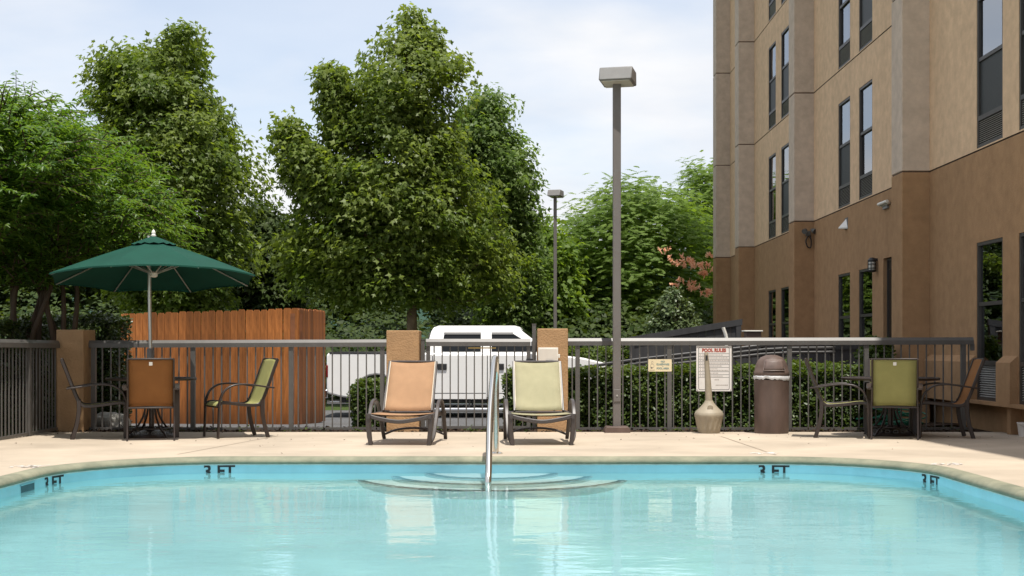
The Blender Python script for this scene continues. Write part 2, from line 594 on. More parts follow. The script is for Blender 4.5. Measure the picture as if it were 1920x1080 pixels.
# window glass: mirror reflection by Fresnel over tinted see-through
def glass_mat(name, ior, tint):
    m = bpy.data.materials.new(name)
    m.use_nodes = True
    t = m.node_tree
    t.nodes.clear()
    o = t.nodes.new('ShaderNodeOutputMaterial')
    fr = t.nodes.new('ShaderNodeFresnel')
    fr.inputs['IOR'].default_value = ior
    gl = t.nodes.new('ShaderNodeBsdfGlossy')
    gl.inputs['Roughness'].default_value = 0.0
    gl.inputs['Color'].default_value = (0.95, 0.97, 1, 1)
    tcn = t.nodes.new('ShaderNodeTexCoord')
    no = t.nodes.new('ShaderNodeTexNoise')
    no.inputs['Scale'].default_value = 1.3
    no.inputs['Detail'].default_value = 1
    t.links.new(tcn.outputs['Object'], no.inputs['Vector'])
    bp = t.nodes.new('ShaderNodeBump')
    bp.inputs['Strength'].default_value = 0.25
    bp.inputs['Distance'].default_value = 0.01
    t.links.new(no.outputs['Fac'], bp.inputs['Height'])
    t.links.new(bp.outputs[0], gl.inputs['Normal'])
    tr = t.nodes.new('ShaderNodeBsdfTransparent')
    tr.inputs['Color'].default_value = (*tint, 1)
    mi = t.nodes.new('ShaderNodeMixShader')
    t.links.new(fr.outputs[0], mi.inputs[0])
    t.links.new(tr.outputs[0], mi.inputs[1])
    t.links.new(gl.outputs[0], mi.inputs[2])
    t.links.new(mi.outputs[0], o.inputs[0])
    return m


MT['glass'] = glass_mat('window_glass', 5.0, (0.42, 0.44, 0.42))


def water_mat():
    m = bpy.data.materials.new('pool_water')
    m.use_nodes = True
    t = m.node_tree
    t.nodes.clear()
    o = t.nodes.new('ShaderNodeOutputMaterial')
    g = t.nodes.new('ShaderNodeBsdfGlass')
    g.inputs['IOR'].default_value = 1.333
    g.inputs['Roughness'].default_value = 0.0
    g.inputs['Color'].default_value = (0.93, 0.985, 0.99, 1)
    tcn = t.nodes.new('ShaderNodeTexCoord')
    mp = t.nodes.new('ShaderNodeMapping')
    mp.inputs['Scale'].default_value = (1.0, 1.6, 1)
    t.links.new(tcn.outputs['Object'], mp.inputs[0])
    n1 = t.nodes.new('ShaderNodeTexNoise')
    n1.inputs['Scale'].default_value = 1.6
    n1.inputs['Detail'].default_value = 2
    n2 = t.nodes.new('ShaderNodeTexNoise')
    n2.inputs['Scale'].default_value = 9.0
    n2.inputs['Detail'].default_value = 3
    t.links.new(mp.outputs[0], n1.inputs['Vector'])
    t.links.new(mp.outputs[0], n2.inputs['Vector'])
    m1 = t.nodes.new('ShaderNodeMath'); m1.operation = 'MULTIPLY'; m1.inputs[1].default_value = 0.22
    t.links.new(n2.outputs['Fac'], m1.inputs[0])
    a = t.nodes.new('ShaderNodeMath'); a.operation = 'ADD'
    t.links.new(n1.outputs['Fac'], a.inputs[0]); t.links.new(m1.outputs[0], a.inputs[1])
    bp = t.nodes.new('ShaderNodeBump')
    bp.inputs['Strength'].default_value = 0.45
    bp.inputs['Distance'].default_value = 0.011
    t.links.new(a.outputs[0], bp.inputs['Height'])
    t.links.new(bp.outputs[0], g.inputs['Normal'])
    t.links.new(g.outputs[0], o.inputs[0])
    return m


MT['water'] = water_mat()

# ================================================================== GROUND, DECK, POOL
def sheet(name, xs, ys, zf, m, drop=None):
    xs, ys = list(xs), list(ys)
    v = [(x, y, zf(x, y)) for y in ys for x in xs]
    n = len(xs)
    f = [(j * n + i, j * n + i + 1, (j + 1) * n + i + 1, (j + 1) * n + i) for j in range(len(ys) - 1) for i in range(n - 1)]
    b = MB()
    b.add(v, f)
    return struct(b.build(name, m, None, ang=60))


def gz(x, y):
    inside = -6.29 < x < 17.9 and -5.9 < y < 17.38
    if inside:
        return -2.3
    if y > 60:
        return -0.30 + 0.010 * (y - 60)
    if y < 17.4:
        return 0.06
    return ground_z(y)


xs = [-1500, -300, -80, -40, -20, -12, -8, -6.31, -6.28, 0, 6, 12, 17.85, 17.95, 40, 80, 300, 1500]
ys = [-300, -60, -20, -6.0, -5.8, 0, 10, 17.36, 17.39, 18.4, 20, 22, 24, 27, 31, 40, 60, 120, 400, 1800]
sheet('ground', xs, ys, gz, MT['ground'])
sheet('parking_lot', [-40, -20, -8, -4, 0, 1.2], [18.75, 20, 22, 24, 27, 29, 31.5], lambda x, y: ground_z(y) + 0.008, MT['asphalt'])
sheet('mulch_bed', [-6.25, -3, 0, 3, 6.3], [17.40, 17.9, 18.4, 18.7], lambda x, y: ground_z(y) + 0.006, MT['mulch'])
sheet('side_mulch_bed', [1.3, 3, 5, 6.3], [18.75, 20, 22.5, 26, 32], lambda x, y: max(ground_z(y), -0.15) + 0.012 + 0.06 * max(0, (x - 5)), MT['mulch'])
# painted bay lines on the lot
pl = MB()
for x in (-10.5, -7.8):
    pl.add([(x, 25.5, ground_z(25.5) + 0.013), (x + 0.1, 25.5, ground_z(25.5) + 0.013), (x + 0.1, 30.8, ground_z(30.8) + 0.013), (x, 30.8, ground_z(30.8) + 0.013)], [(0, 1, 2, 3)])
struct(pl.build('parking_line', MT['paint_line']))

PX0, PX1, PY0, PY1 = -4.0, 3.58, 2.2, 12.5


def outline(off=0.0, seg=28):
    """pool outline pushed outwards by off, counter-clockwise, starting at the front right"""
    x0, x1, y0, y1 = PX0 - off, PX1 + off, PY0 - off, PY1 + off
    pts = []
    for (cx, cy, a0, r0) in ((PX1 - 1.25, PY1 - 1.25, 0, 1.25), (PX0 + 1.35, PY1 - 1.35, 90, 1.35), (PX0 + 1.3, PY0 + 1.3, 180, 1.3), (PX1 - 1.3, PY0 + 1.3, 270, 1.3)):
        r = r0 + off
        for k in range(seg + 1):
            a = R(a0 + 90 * k / seg)
            pts.append((cx + r * math.cos(a), cy + r * math.sin(a)))
    # subdivide the long straights
    out = []
    for i in range(len(pts)):
        p, q = pts[i], pts[(i + 1) % len(pts)]
        out.append(p)
        if (i + 1) % (seg + 1) == 0:
            for k in range(1, 40):
                t = k / 40
                out.append((p[0] + (q[0] - p[0]) * t, p[1] + (q[1] - p[1]) * t))
    return out


def loops_mesh(name, loops, m, cap=False, ang=50):
    n = len(loops[0])
    b = MB()
    v = [p for lp in loops for p in lp]
    f = []
    for i in range(len(loops) - 1):
        for k in range(n):
            l = (k + 1) % n
            f.append((i * n + k, i * n + l, (i + 1) * n + l, (i + 1) * n + k))
    if cap:
        f.append(tuple((len(loops) - 1) * n + k for k in range(n)))
    b.add(v, f)
    return b.build(name, m, None, ang=ang)


def lz(off, z):
    return [(x, y, z) for (x, y) in outline(off)]


# deck: from the coping out to a rectangle
inner = outline(0.10)
DX0, DX1, DY0, DY1 = -6.27, 6.5, -5.5, 17.42
pc = Vector(((PX0 + PX1) / 2, (PY0 + PY1) / 2))
outer = []
for (x, y) in inner:
    d = Vector((x, y)) - pc
    t = min(((DX1 if d.x > 0 else DX0) - pc.x) / d.x if abs(d.x) > 1e-6 else 1e9, ((DY1 if d.y > 0 else DY0) - pc.y) / d.y if abs(d.y) > 1e-6 else 1e9)
    outer.append(pc + d * t)
for cxy in ((DX0, DY0), (DX0, DY1), (DX1, DY0), (DX1, DY1)):
    k = min(range(len(outer)), key=lambda i: (outer[i] - Vector(cxy)).length)
    outer[k] = Vector(cxy)
NR = 12
loops = []
for i in range(NR + 1):
    t = i / NR
    lp = []
    for (p, q) in zip(inner, outer):
        x, y = p[0] + (q[0] - p[0]) * t, p[1] + (q[1] - p[1]) * t
        lp.append((x, y, deck_z(y)))
    loops.append(lp)
loops.append([(x, y, z - 0.10) for (x, y, z) in loops[-1]])
struct(loops_mesh('pool_deck', loops, MT['deck'], ang=30))

cop = [(0.14, 0.05), (0.14, 0.1425), (0.075, 0.146), (0.03, 0.141), (0.0, 0.124), (-0.012, 0.104), (-0.008, 0.088), (0.012, 0.078), (0.05, 0.078)]
struct(loops_mesh('pool_coping', [lz(o, z) for o, z in cop], MT['coping'], ang=80))
struct(loops_mesh('pool_caulk_line', [lz(0.030, 0.078), lz(0.018, 0.077), lz(0.018, 0.068), lz(0.030, 0.066)], MT['caulk']))
struct(loops_mesh('pool_waterline_band', [lz(0.030, 0.080), lz(0.030, -0.11)], MT['band']))


def fz(y):
    return -1.12 - 0.055 * max(0.0, 12.2 - y)


cove = []
for off, fr in ((0.030, None), (0.010, 0.18), (-0.025, 0.38), (-0.075, 0.56), (-0.15, 0.72), (-0.26, 0.86), (-0.40, 0.95), (-0.60, 1.0)):
    if fr is None:
        cove.append(lz(off, -0.11))
    else:
        cove.append([(x, y, -0.11 + (fz(y) + 0.11) * fr) for (x, y) in outline(off)])
shell = loops_mesh('pool_shell', cove, MT['plaster'], cap=True, ang=60)
struct(shell)
shell.cycles.is_caustics_receiver = True

wl = MB()
wo_ = outline(0.028)
wl.add([(x, y, 0.0) for (x, y) in wo_], [tuple(range(len(wo_)))])
water = struct(wl.build('water', MT['water']))
water.cycles.is_caustics_caster = True

# the entry steps: three fan-shaped treads with dark nosing tiles
SXC = -0.245
steps = bpy.data.objects.new('pool_steps', None)
COL.objects.link(steps)
steps['kind'] = 'structure'
WALLY = PY1 + 0.029
for (a, h, d) in ((0.63, 0.50, 0.10), (0.95, 0.78, 0.33), (1.29, 0.98, 0.60)):
    Rr = (a * a + h * h) / (2 * h)
    cyy = WALLY - h + Rr
    th = math.asin(a / Rr)
    if h > Rr:
        th = PI - th
    top, ins, ins2 = [], [], []
    for k in range(49):
        t = -th + 2 * th * k / 48
        top.append((SXC + Rr * math.sin(t), min(WALLY, cyy - Rr * math.cos(t))))
        ins.append((SXC + (Rr - 0.008) * math.sin(t), min(WALLY - 0.002, cyy - (Rr - 0.008) * math.cos(t))))
        ins2.append((SXC + (Rr - 0.078) * math.sin(t), min(WALLY - 0.002, cyy - (Rr - 0.078) * math.cos(t))))
    b = MB()
    n = len(top)
    v = [(x, y, -d) for x, y in top] + [(x, y, -1.2) for x, y in top]
    f = [tuple(range(n))] + [(i, i + n, i + 1 + n, i + 1) for i in range(n - 1)]
    b.add(v, f)
    st = b.build('step', MT['tread'], steps, ang=40)
    st.cycles.is_caustics_receiver = True
    b = MB()
    v = [(x, y, -d + 0.005) for x, y in ins] + [(x, y, -d + 0.005) for x, y in ins2]
    f = [(i, i + 1, i + 1 + n, i + n) for i in range(n - 1)]
    b.add(v, f)
    # nosing turns down over the riser
    fx = [(SXC + (p[0] - SXC) * 1.004, p[1] - 0.004) for p in top]
    v = [(x, y, -d + 0.005) for x, y in fx] + [(x, y, -d - 0.035) for x, y in fx]
    f = [(i, i + n, i + 1 + n, i + 1) for i in range(n - 1)]
    b.add(v, f)
    ns = b.build('nosing', MT['nosing'], st, smooth=False)
    ns.cycles.is_caustics_receiver = True


# ---- writing
def text_mesh(s, size, bold=0.0, align='CENTER', extrude=0.0008, spacing=1.0):
    cu = bpy.data.curves.new('txt', 'FONT')
    cu.body = s
    cu.size = size
    cu.offset = bold
    cu.align_x = align
    cu.align_y = 'CENTER'
    cu.extrude = extrude
    cu.space_character = spacing
    cu.resolution_u = 3
    o = bpy.data.objects.new('txt', cu)
    COL.objects.link(o)
    dg = bpy.context.evaluated_depsgraph_get()
    dg.update()
    me = bpy.data.meshes.new_from_object(o.evaluated_get(dg))
    bpy.data.objects.remove(o)
    bpy.data.curves.remove(cu)
    return me


wall_pts = [Vector(p) for p in outline(0.030, 28)]
cum = [0.0]
for i in range(1, len(wall_pts)):
    cum.append(cum[-1] + (wall_pts[i] - wall_pts[i - 1]).length)


def wall_at(s, inset):
    i = 1
    while i < len(cum) - 1 and cum[i] < s:
        i += 1
    t = (s - cum[i - 1]) / (cum[i] - cum[i - 1])
    p = wall_pts[i - 1].lerp(wall_pts[i], t)
    d = (wall_pts[i] - wall_pts[i - 1]).normalized()
    nrm = Vector((-d.y, d.x))       # towards the water (outline runs counter-clockwise)
    return p + nrm * inset


def wall_s(px):
    best = None
    for i, p in enumerate(wall_pts):
        if p.y < 8.5:
            continue
        x = CX + FPX * p.x / p.y
        e = abs(x - px)
        if best is None or e < best[0]:
            best = (e, cum[i])
    return best[1]


for (px, lab, zc) in ((404, 'black 3 FT depth mark on the far pool wall, left of the steps', 0.004), (1447, 'black 3 FT depth mark on the far pool wall, right of the steps', 0.004),
                      (95, 'black 3 FT depth mark on the curved left pool corner beside the skimmer', 0.004), (1749, 'black 3 FT depth mark on the curved right pool corner', 0.004)):
    me = text_mesh('3 FT', 0.168, 0.004, spacing=1.0)
    s0 = wall_s(px)
    # rough width 0.29 m
    xsx = [v.co.x for v in me.vertices]
    k = 0.29 / (max(xsx) - min(xsx))
    for v in me.vertices:
        p = wall_at(s0 - v.co.x * k, 0.004 + v.co.z)
        v.co = Vector((p.x, p.y, zc + v.co.y))
    me.materials.append(MT['black_paint'])
    me.name = 'depth_marker'
    tag(link('depth_marker', me), lab, 'depth marker', 'depth marks round the pool')

sk = thing('skimmer', 'dark skimmer opening in the left pool wall under the coping', 'skimmer', (0, 0, 0))
s0 = wall_s(56)
b = MB()
v, f = [], []
for k in range(9):
    s = s0 + (k / 8 - 0.5) * 0.30
    for z in (0.048, -0.09):
        p = wall_at(s, 0.003)
        v.append((p.x, p.y, z))
for k in range(8):
    f.append((2 * k, 2 * k + 1, 2 * k + 3, 2 * k + 2))
b.add(v, f)
b.build('mouth_shade', M('skimmer_shade', (0.03, 0.10, 0.13), 0.5, 0.3, 8), sk)  # flat dark patch on the wall, painted shade of the opening
b = MB()
for (za, zb) in ((0.048, 0.056), (-0.098, -0.09)):
    v, f = [], []
    for k in range(9):
        s = s0 + (k / 8 - 0.5) * 0.32
        p, q = wall_at(s, 0.001), wall_at(s, 0.009)
        v += [(p.x, p.y, za), (q.x, q.y, za), (q.x, q.y, zb), (p.x, p.y, zb)]
    for k in range(8):
        for j in range(4):
            f.append((4 * k + j, 4 * k + (j + 1) % 4, 4 * k + 4 + (j + 1) % 4, 4 * k + 4 + j))
    b.add(v, f)
b.build('frame', MT['band'], sk)

# worn white paint marks on the deck beside the coping
rng = random.Random(5)
for (px, D) in ((50, 11.55), (1776, 11.75), (1436, 13.1)):
    b = MB()
    c = W(px, 0, D)
    for k in range(16):
        x, y = c.x + rng.uniform(-.13, .13), D + rng.uniform(-.10, .10)
        a = rng.uniform(0, PI)
        l, wd = rng.uniform(.02, .06), rng.uniform(.006, .014)
        ca, sa = math.cos(a), math.sin(a)
        z = deck_z(y) + 0.004
        b.add([(x + ca * l + sa * wd, y + sa * l - ca * wd, z), (x + ca * l - sa * wd, y + sa * l + ca * wd, z), (x - ca * l - sa * wd, y - sa * l + ca * wd, z), (x - ca * l + sa * wd, y - sa * l - ca * wd, z)], [(0, 1, 2, 3)])
    struct(b.build('deck_marking', MT['sign_white'], smooth=False), 'worn white paint marks on the pool deck beside the coping')
# deck control joints
b = MB()
for (p0, d0, p1, d1) in ((333, 12.95, 520, 16.4), (1352, 16.3, 1455, 12.85)):
    a, c = W(p0, 0, d0), W(p1, 0, d1)
    t = Vector((c.x - a.x, c.y - a.y)).normalized()
    n_ = Vector((-t.y, t.x)) * 0.007
    pts = []
    for k in range(13):
        q = Vector((a.x, a.y)).lerp(Vector((c.x, c.y)), k / 12)
        z = deck_z(q.y) + 0.0035
        pts += [(q.x + n_.x, q.y + n_.y, z), (q.x - n_.x, q.y - n_.y, z)]
    b.add(pts, [(2 * k, 2 * k + 1, 2 * k + 3, 2 * k + 2) for k in range(12)])
struct(b.build('deck_joint', M('deck_joint', (0.37, 0.30, 0.225), 0.9, 0.2, 9), smooth=False))

# ================================================================== HOTEL BUILDING
BX = 6.2
LV = [3.83, 6.52, 9.21, 11.90]
ZTOP = 14.7
Y0B, Y1B = 3.0, 39.5
hotel = thing('hotel_building', 'tan and brown stucco hotel with grey pilasters and tall narrow windows', 'building', (0, 0, 0))
WIN = []   # (y0,y1,z0,z1,kind)
pairs = [((17.05, 18.02), (15.53, 16.50)), ((24.88, 25.80), (23.32, 24.24)), ((32.05, 32.98), (30.47, 31.40)), ((10.6, 11.5), (9.1, 10.0))]
for bi, pr in enumerate(pairs):
    for (a, c) in pr:
        WIN.append((a, c, 0.47, 2.59, 'ground', bi))
        for fl, z in enumerate(LV):
            WIN.append((a, c, z + 0.03, z + 2.06, 'upper', bi))
DOOR = (21.95, 22.62, 0.0, 2.69)
openings = [w_[:4] for w_ in WIN] + [DOOR]
G = 0.011


def facade(name, z_lo, z_hi, m):
    ysx = sorted(set([Y0B, Y1B] + [o[0] for o in openings] + [o[1] for o in openings]))
    zs = sorted(set([z_lo, z_hi] + [z for o in openings for z in o[2:4] if z_lo < z < z_hi] + [z for l in LV for z in (l - G, l + G) if z_lo < z < z_hi]))
    b = MB()
    jb = MB()
    for i in range(len(ysx) - 1):
        for j in range(len(zs) - 1):
            ym, zm = (ysx[i] + ysx[i + 1]) / 2, (zs[j] + zs[j + 1]) / 2
            if any(o[0] < ym < o[1] and o[2] < zm < o[3] for o in openings):
                continue
            q = [(ysx[i], zs[j]), (ysx[i + 1], zs[j]), (ysx[i + 1], zs[j + 1]), (ysx[i], zs[j + 1])]
            if any(abs(zm - l) < G for l in LV):
                jb.add([(BX + 0.018, y, z) for y, z in q], [(0, 3, 2, 1)])
            else:
                b.add([(BX, y, z) for y, z in q], [(0, 3, 2, 1)])
    for (y0, y1, z0, z1) in openings:
        z0c, z1c = max(z0, z_lo), min(z1, z_hi)
        if z1c - z0c < 0.05:
            continue
        dp = 0.11 if (y0, y1, z0, z1) != DOOR else 0.14
        X1 = BX + dp
        b.add([(BX, y0, z0c), (X1, y0, z0c), (X1, y0, z1c), (BX, y0, z1c)], [(0, 1, 2, 3)])
        b.add([(BX, y1, z0c), (X1, y1, z0c), (X1, y1, z1c), (BX, y1, z1c)], [(3, 2, 1, 0)])
        b.add([(BX, y0, z1c), (X1, y0, z1c), (X1, y1, z1c), (BX, y1, z1c)], [(0, 1, 2, 3)])
        b.add([(BX, y0, z0c), (X1, y0, z0c), (X1, y1, z0c), (BX, y1, z0c)], [(3, 2, 1, 0)])
    o = b.build(name, m, hotel, smooth=False)
    if jb.v:
        jb.build('wall_joint', MT['joint'], hotel, smooth=False)['kind'] = 'stuff'
    return o


lw = facade('lower_wall', 0.43, LV[0], MT['stucco_brown'])
uw = facade('upper_wall', LV[0], ZTOP, MT['stucco_tan'])
# shell behind: ends, back, roof, and a dark inner lining
for q in ((BX + 0.02, 17.5, Y0B - 0.3, Y0B, -0.3, ZTOP), (BX + 0.02, 17.5, Y1B, Y1B + 0.3, -0.3, ZTOP), (17.2, 17.5, Y0B, Y1B, -0.3, ZTOP)):
    b = MB(); b.bb(*q); b.build('end_wall', MT['stucco_tan'], hotel, smooth=False)
b = MB()
b.bb(BX - 0.05, 17.6, Y0B - 0.35, Y1B + 0.35, ZTOP, ZTOP + 0.35)
b.build('roof', MT['roof'], hotel, smooth=False)
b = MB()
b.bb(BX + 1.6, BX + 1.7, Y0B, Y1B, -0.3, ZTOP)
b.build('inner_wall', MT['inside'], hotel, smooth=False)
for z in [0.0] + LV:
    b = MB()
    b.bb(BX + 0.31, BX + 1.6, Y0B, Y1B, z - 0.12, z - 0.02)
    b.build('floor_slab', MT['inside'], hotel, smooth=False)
# plinth with sloping top, and the recessed base under it
cuts = sorted([(a, c) for pr in pairs for (a, c) in pr] + [(DOOR[0], DOOR[1])])
edges = [Y0B]
for a, c in cuts:
    edges += [a - 0.03, c + 0.03]
edges.append(Y1B)
for i in range(0, len(edges), 2):
    a, c = edges[i], edges[i + 1]
    if c - a > 0.1:
        b = MB()
        b.prism([(BX - 0.10, 0.43), (BX + 0.004, 0.43), (BX + 0.004, 1.075), (BX - 0.10, 0.985)], 'y', a, c)
        b.build('plinth', MT['stucco_brown'], hotel, smooth=False)
for a, c in cuts[:-0 or None]:
    if (a, c) != (DOOR[0], DOOR[1]):
        b = MB()
        b.bb(BX - 0.10, BX + 0.004, a - 0.03, c + 0.03, 0.43, 0.475)
        b.build('plinth_sill', MT['stucco_brown'], hotel, smooth=False)
b = MB()
b.add([(BX + 0.12, Y0B, -0.5), (BX + 0.12, Y1B, -0.5), (BX + 0.12, Y1B, 0.43), (BX + 0.12, Y0B, 0.43)], [(0, 3, 2, 1)])
b.add([(BX - 0.10, Y0B, 0.4295), (BX + 0.12, Y0B, 0.4295), (BX + 0.12, Y1B, 0.4295), (BX - 0.10, Y1B, 0.4295)], [(0, 1, 2, 3)])
b.bb(BX - 0.02, BX + 0.12, 16.72, 16.84, -0.1, 0.43)
b.build('base_wall', MT['stucco_brown'], hotel, smooth=False)

# pilasters
PIL = [(20.08, 20.65), (27.93, 28.48), (34.96, 35.55), (38.94, 39.52), (12.2, 12.77)]
PX_ = 5.785
for (a, c) in PIL:
    b = MB()
    b.bb(PX_, BX + 0.01, a, c, -0.45, LV[0] - G)
    lo = b.build('pilaster', MT['stucco_brown'], hotel, bevel=0.012, smooth=False)
    for k in range(len(LV)):
        z0 = LV[k] + G
        z1 = (LV[k + 1] - G) if k + 1 < len(LV) else ZTOP
        b = MB()
        b.bb(PX_, BX + 0.01, a, c, z0, z1)
        b.build('pilaster', MT['stucco_grey'], hotel, bevel=0.012, smooth=False)
    for l in LV:
        b = MB()
        b.bb(PX_ + 0.014, BX + 0.005, a + 0.014, c - 0.014, l - 0.05, l + 0.05)
        b.build('pilaster_joint', MT['joint'], hotel, smooth=False)


# windows
def window_meshes(wd, z0, z1, kind):
    """frame, panes, louvre as meshes around local origin (y from 0 to wd, z absolute heights from 0)"""
    h = z1 - z0
    fr, up, lo, lv, rail = MB(), MB(), MB(), MB(), MB()
    lou = 0.40 if kind == 'upper' else 0.50
    mid = (1.19 if kind == 'upper' else 1.29)
    t = 0.045
    fr.bb(-0.02, 0.045, 0.0, t, 0, h)
    fr.bb(-0.02, 0.045, wd - t, wd, 0, h)
    fr.bb(-0.02, 0.045, t, wd - t, h - t, h)
    fr.bb(-0.02, 0.045, t, wd - t, 0, t)
    fr.bb(-0.02, 0.045, t, wd - t, lou - 0.03, lou + 0.03)
    rail.bb(-0.012, 0.04, t, wd - t, mid - 0.025, mid + 0.025)
    up.bb(0.012, 0.018, t, wd - t, mid + 0.025, h - t)
    lo.bb(0.022, 0.028, t, wd - t, lou + 0.03, mid - 0.025)
    n = 12 if kind == 'upper' else 14
    for k in range(n):
        z = t + (lou - 0.03 - t) * (k + 0.5) / n
        lv.box((0.012, wd / 2, z), (0.035, wd - 2 * t, 0.007), Matrix.Rotation(R(-28), 3, 'Y'))
    bk = MB()
    bk.bb(0.034, 0.04, t, wd - t, t, lou - 0.03)
    return dict(frame=fr, pane_up=up, pane_lo=lo, louvre=lv, rail=rail, back=bk)


WCACHE = {}
wr = random.Random(3)
for (y0, y1, z0, z1, kind, bi) in WIN:
    key = (round(y1 - y0, 2), kind)
    if key not in WCACHE:
        ms = window_meshes(y1 - y0, z0, z1, kind)
        WCACHE[key] = {
            'frame': ms['frame'].mesh('window', MT['win_frame'], smooth=False),
            'pane_up': ms['pane_up'].mesh('pane', MT['glass'], smooth=False),
            'pane_lo': ms['pane_lo'].mesh('pane', MT['glass'], smooth=False),
            'screen': ms['pane_lo'].mesh('insect_screen', MT['screen'], smooth=False),
            'louvre': ms['louvre'].mesh('louvre', MT['louvre'], smooth=False),
            'rail': ms['rail'].mesh('sash_rail', MT['win_frame'], smooth=False),
            'back': ms['back'].mesh('louvre_back', MT['inside'], smooth=False)}
    c = WCACHE[key]
    f = link('window', c['frame'], hotel, (BX + 0.028, y0, z0))
    link('pane', c['pane_up'], f)
    if kind == 'upper' and (wr.random() < 0.6 or (z0 < 4 and y0 > 24 and y0 < 26) or (z0 < 4 and y0 < 18)) and not (z0 < 4 and 23 < y0 < 24):
        s_ = link('insect_screen', c['screen'], f, (-0.012, 0, 0))
        link('pane', c['pane_lo'], f)
    else:
        link('pane', c['pane_lo'], f)
    link('sash_rail', c['rail'], f)
    link('louvre', c['louvre'], f)['kind'] = 'stuff'
    link('louvre_back', c['back'], f)
    # a curtain drawn part of the way behind some of the panes
    side = {(0, 'ground'): 0.55, (1, 'ground'): 0.30, (2, 'upper'): 0.5}.get((bi, kind), wr.choice([0, 0.25, 0.4]))
    if side:
        wd = y1 - y0
        b = MB()
        v, ff = [], []
        n = 22
        for k in range(n + 1):
            yy = 0.05 + wd * side * k / n if bi != 0 else 0.05 + wd * side * k / n
            xx = 0.16 + 0.018 * math.sin(k * 1.9)
            v += [(xx, yy, 0.1), (xx, yy, z1 - z0)]
        ff = [(2 * k, 2 * k + 2, 2 * k + 3, 2 * k + 1) for k in range(n)]
        b.add(v, ff)
        b.build('curtain', MT['curtain'], f)
# side door in its deep recess
b = MB()
b.bb(BX + 0.075, BX + 0.12, DOOR[0] + 0.04, DOOR[1] - 0.04, DOOR[2], DOOR[3] - 0.04)
dr = b.build('door', MT['door_dark'], hotel, bevel=0.005)
b = MB()
b.bb(BX + 0.066, BX + 0.075, DOOR[0] + 0.12, DOOR[1] - 0.12, 1.0, DOOR[3] - 0.2)
b.build('glazing', MT['car_glass'], dr, smooth=False)
b = MB()
b.bb(BX + 0.03, BX + 0.06, DOOR[0] + 0.09, DOOR[1] - 0.09, 0.95, 0.98)
b.build('push_bar', MT['alu'], dr, smooth=False)
b = MB()
b.bb(BX + 0.06, BX + 0.12, DOOR[0] + 0.001, DOOR[0] + 0.04, DOOR[2], DOOR[3])
b.bb(BX + 0.06, BX + 0.12, DOOR[1] - 0.04, DOOR[1] - 0.001, DOOR[2], DOOR[3])
b.bb(BX + 0.06, BX + 0.12, DOOR[0] + 0.04, DOOR[1] - 0.04, DOOR[3] - 0.04, DOOR[3] - 0.001)
b.build('frame', MT['win_frame'], dr, smooth=False)

# fittings on the wall
t = thing('wall_lantern', 'small black caged lantern on the brown wall beside the side door', 'wall lamp', (BX, 23.0, 2.60))
b = MB(); b.lathe([(0.05, -0.10), (0.062, -0.08), (0.062, 0.06), (0.045, 0.10), (0.0, 0.115)], 14, (-0.09, 0, 0)); b.build('glass_jar', MT['lens'], t)
b = MB()
for k in range(6):
    a = 2 * PI * k / 6
    b.tube([(-0.09 + 0.068 * math.cos(a), 0.068 * math.sin(a), -0.10), (-0.09 + 0.07 * math.cos(a), 0.07 * math.sin(a), 0.06)], 0.006, 6)
for z in (-0.05, 0.02):
    b.lathe([(0.066, z - .007), (0.074, z - .007), (0.074, z + .007), (0.066, z + .007)], 14, (-0.09, 0, 0))
b.build('cage', MT['truck_dark'], t)
b = MB(); b.lathe([(0.072, 0.06), (0.075, 0.09), (0.04, 0.13), (0.0, 0.135)], 14, (-0.09, 0, 0)); b.build('cap', MT['truck_dark'], t)
b = MB(); b.bb(-0.05, 0.0, -0.03, 0.03, 0.07, 0.12); b.build('bracket', MT['truck_dark'], t)
b = MB(); b.lathe([(0.06, -0.115), (0.075, -0.10), (0.075, -0.08)], 14, (-0.09, 0, 0)); b.build('collar', MT['truck_dark'], t)

t = thing('wedge_lamp', 'small silver wedge-shaped lamp high on the brown wall', 'wall lamp', (BX, 25.16, 3.52))
b = MB(); b.add([(0, -0.14, -0.09), (0, 0.14, -0.09), (0, 0.0, 0.13), (-0.20, 0.02, -0.10), (0, -0.14, -0.13), (0, 0.14, -0.13), (-0.20, 0.02, -0.12)], [(0, 2, 3), (1, 3, 2), (0, 3, 6, 4), (3, 1, 5, 6), (4, 6, 5), (0, 4, 5, 1, 2)])
b.build('hood', MT['alu'], t, smooth=False)
b = MB(); b.bb(-0.006, 0.0, -0.16, 0.16, -0.14, 0.15); b.build('back_plate', MT['floodlight'], t, smooth=False)

t.scale = (0.75,) * 3
t = thing('strip_light', 'white strip light on a grey box high on the brown wall', 'wall lamp', (BX, 22.4, 3.58))
b = MB(); b.bb(-0.07, 0, -0.30, 0.30, -0.02, 0.02); b.build('housing', MT['alu'], t, bevel=0.008)
b = MB(); b.tube([(-0.09, -0.34, 0.04), (-0.09, 0.34, 0.04)], 0.035, 12); b.build('tube', MT['white_plastic'], t)
b = MB(); b.bb(-0.05, 0, -0.18, 0.18, -0.09, -0.02); b.build('box', MT['lamp_head'], t, bevel=0.006)

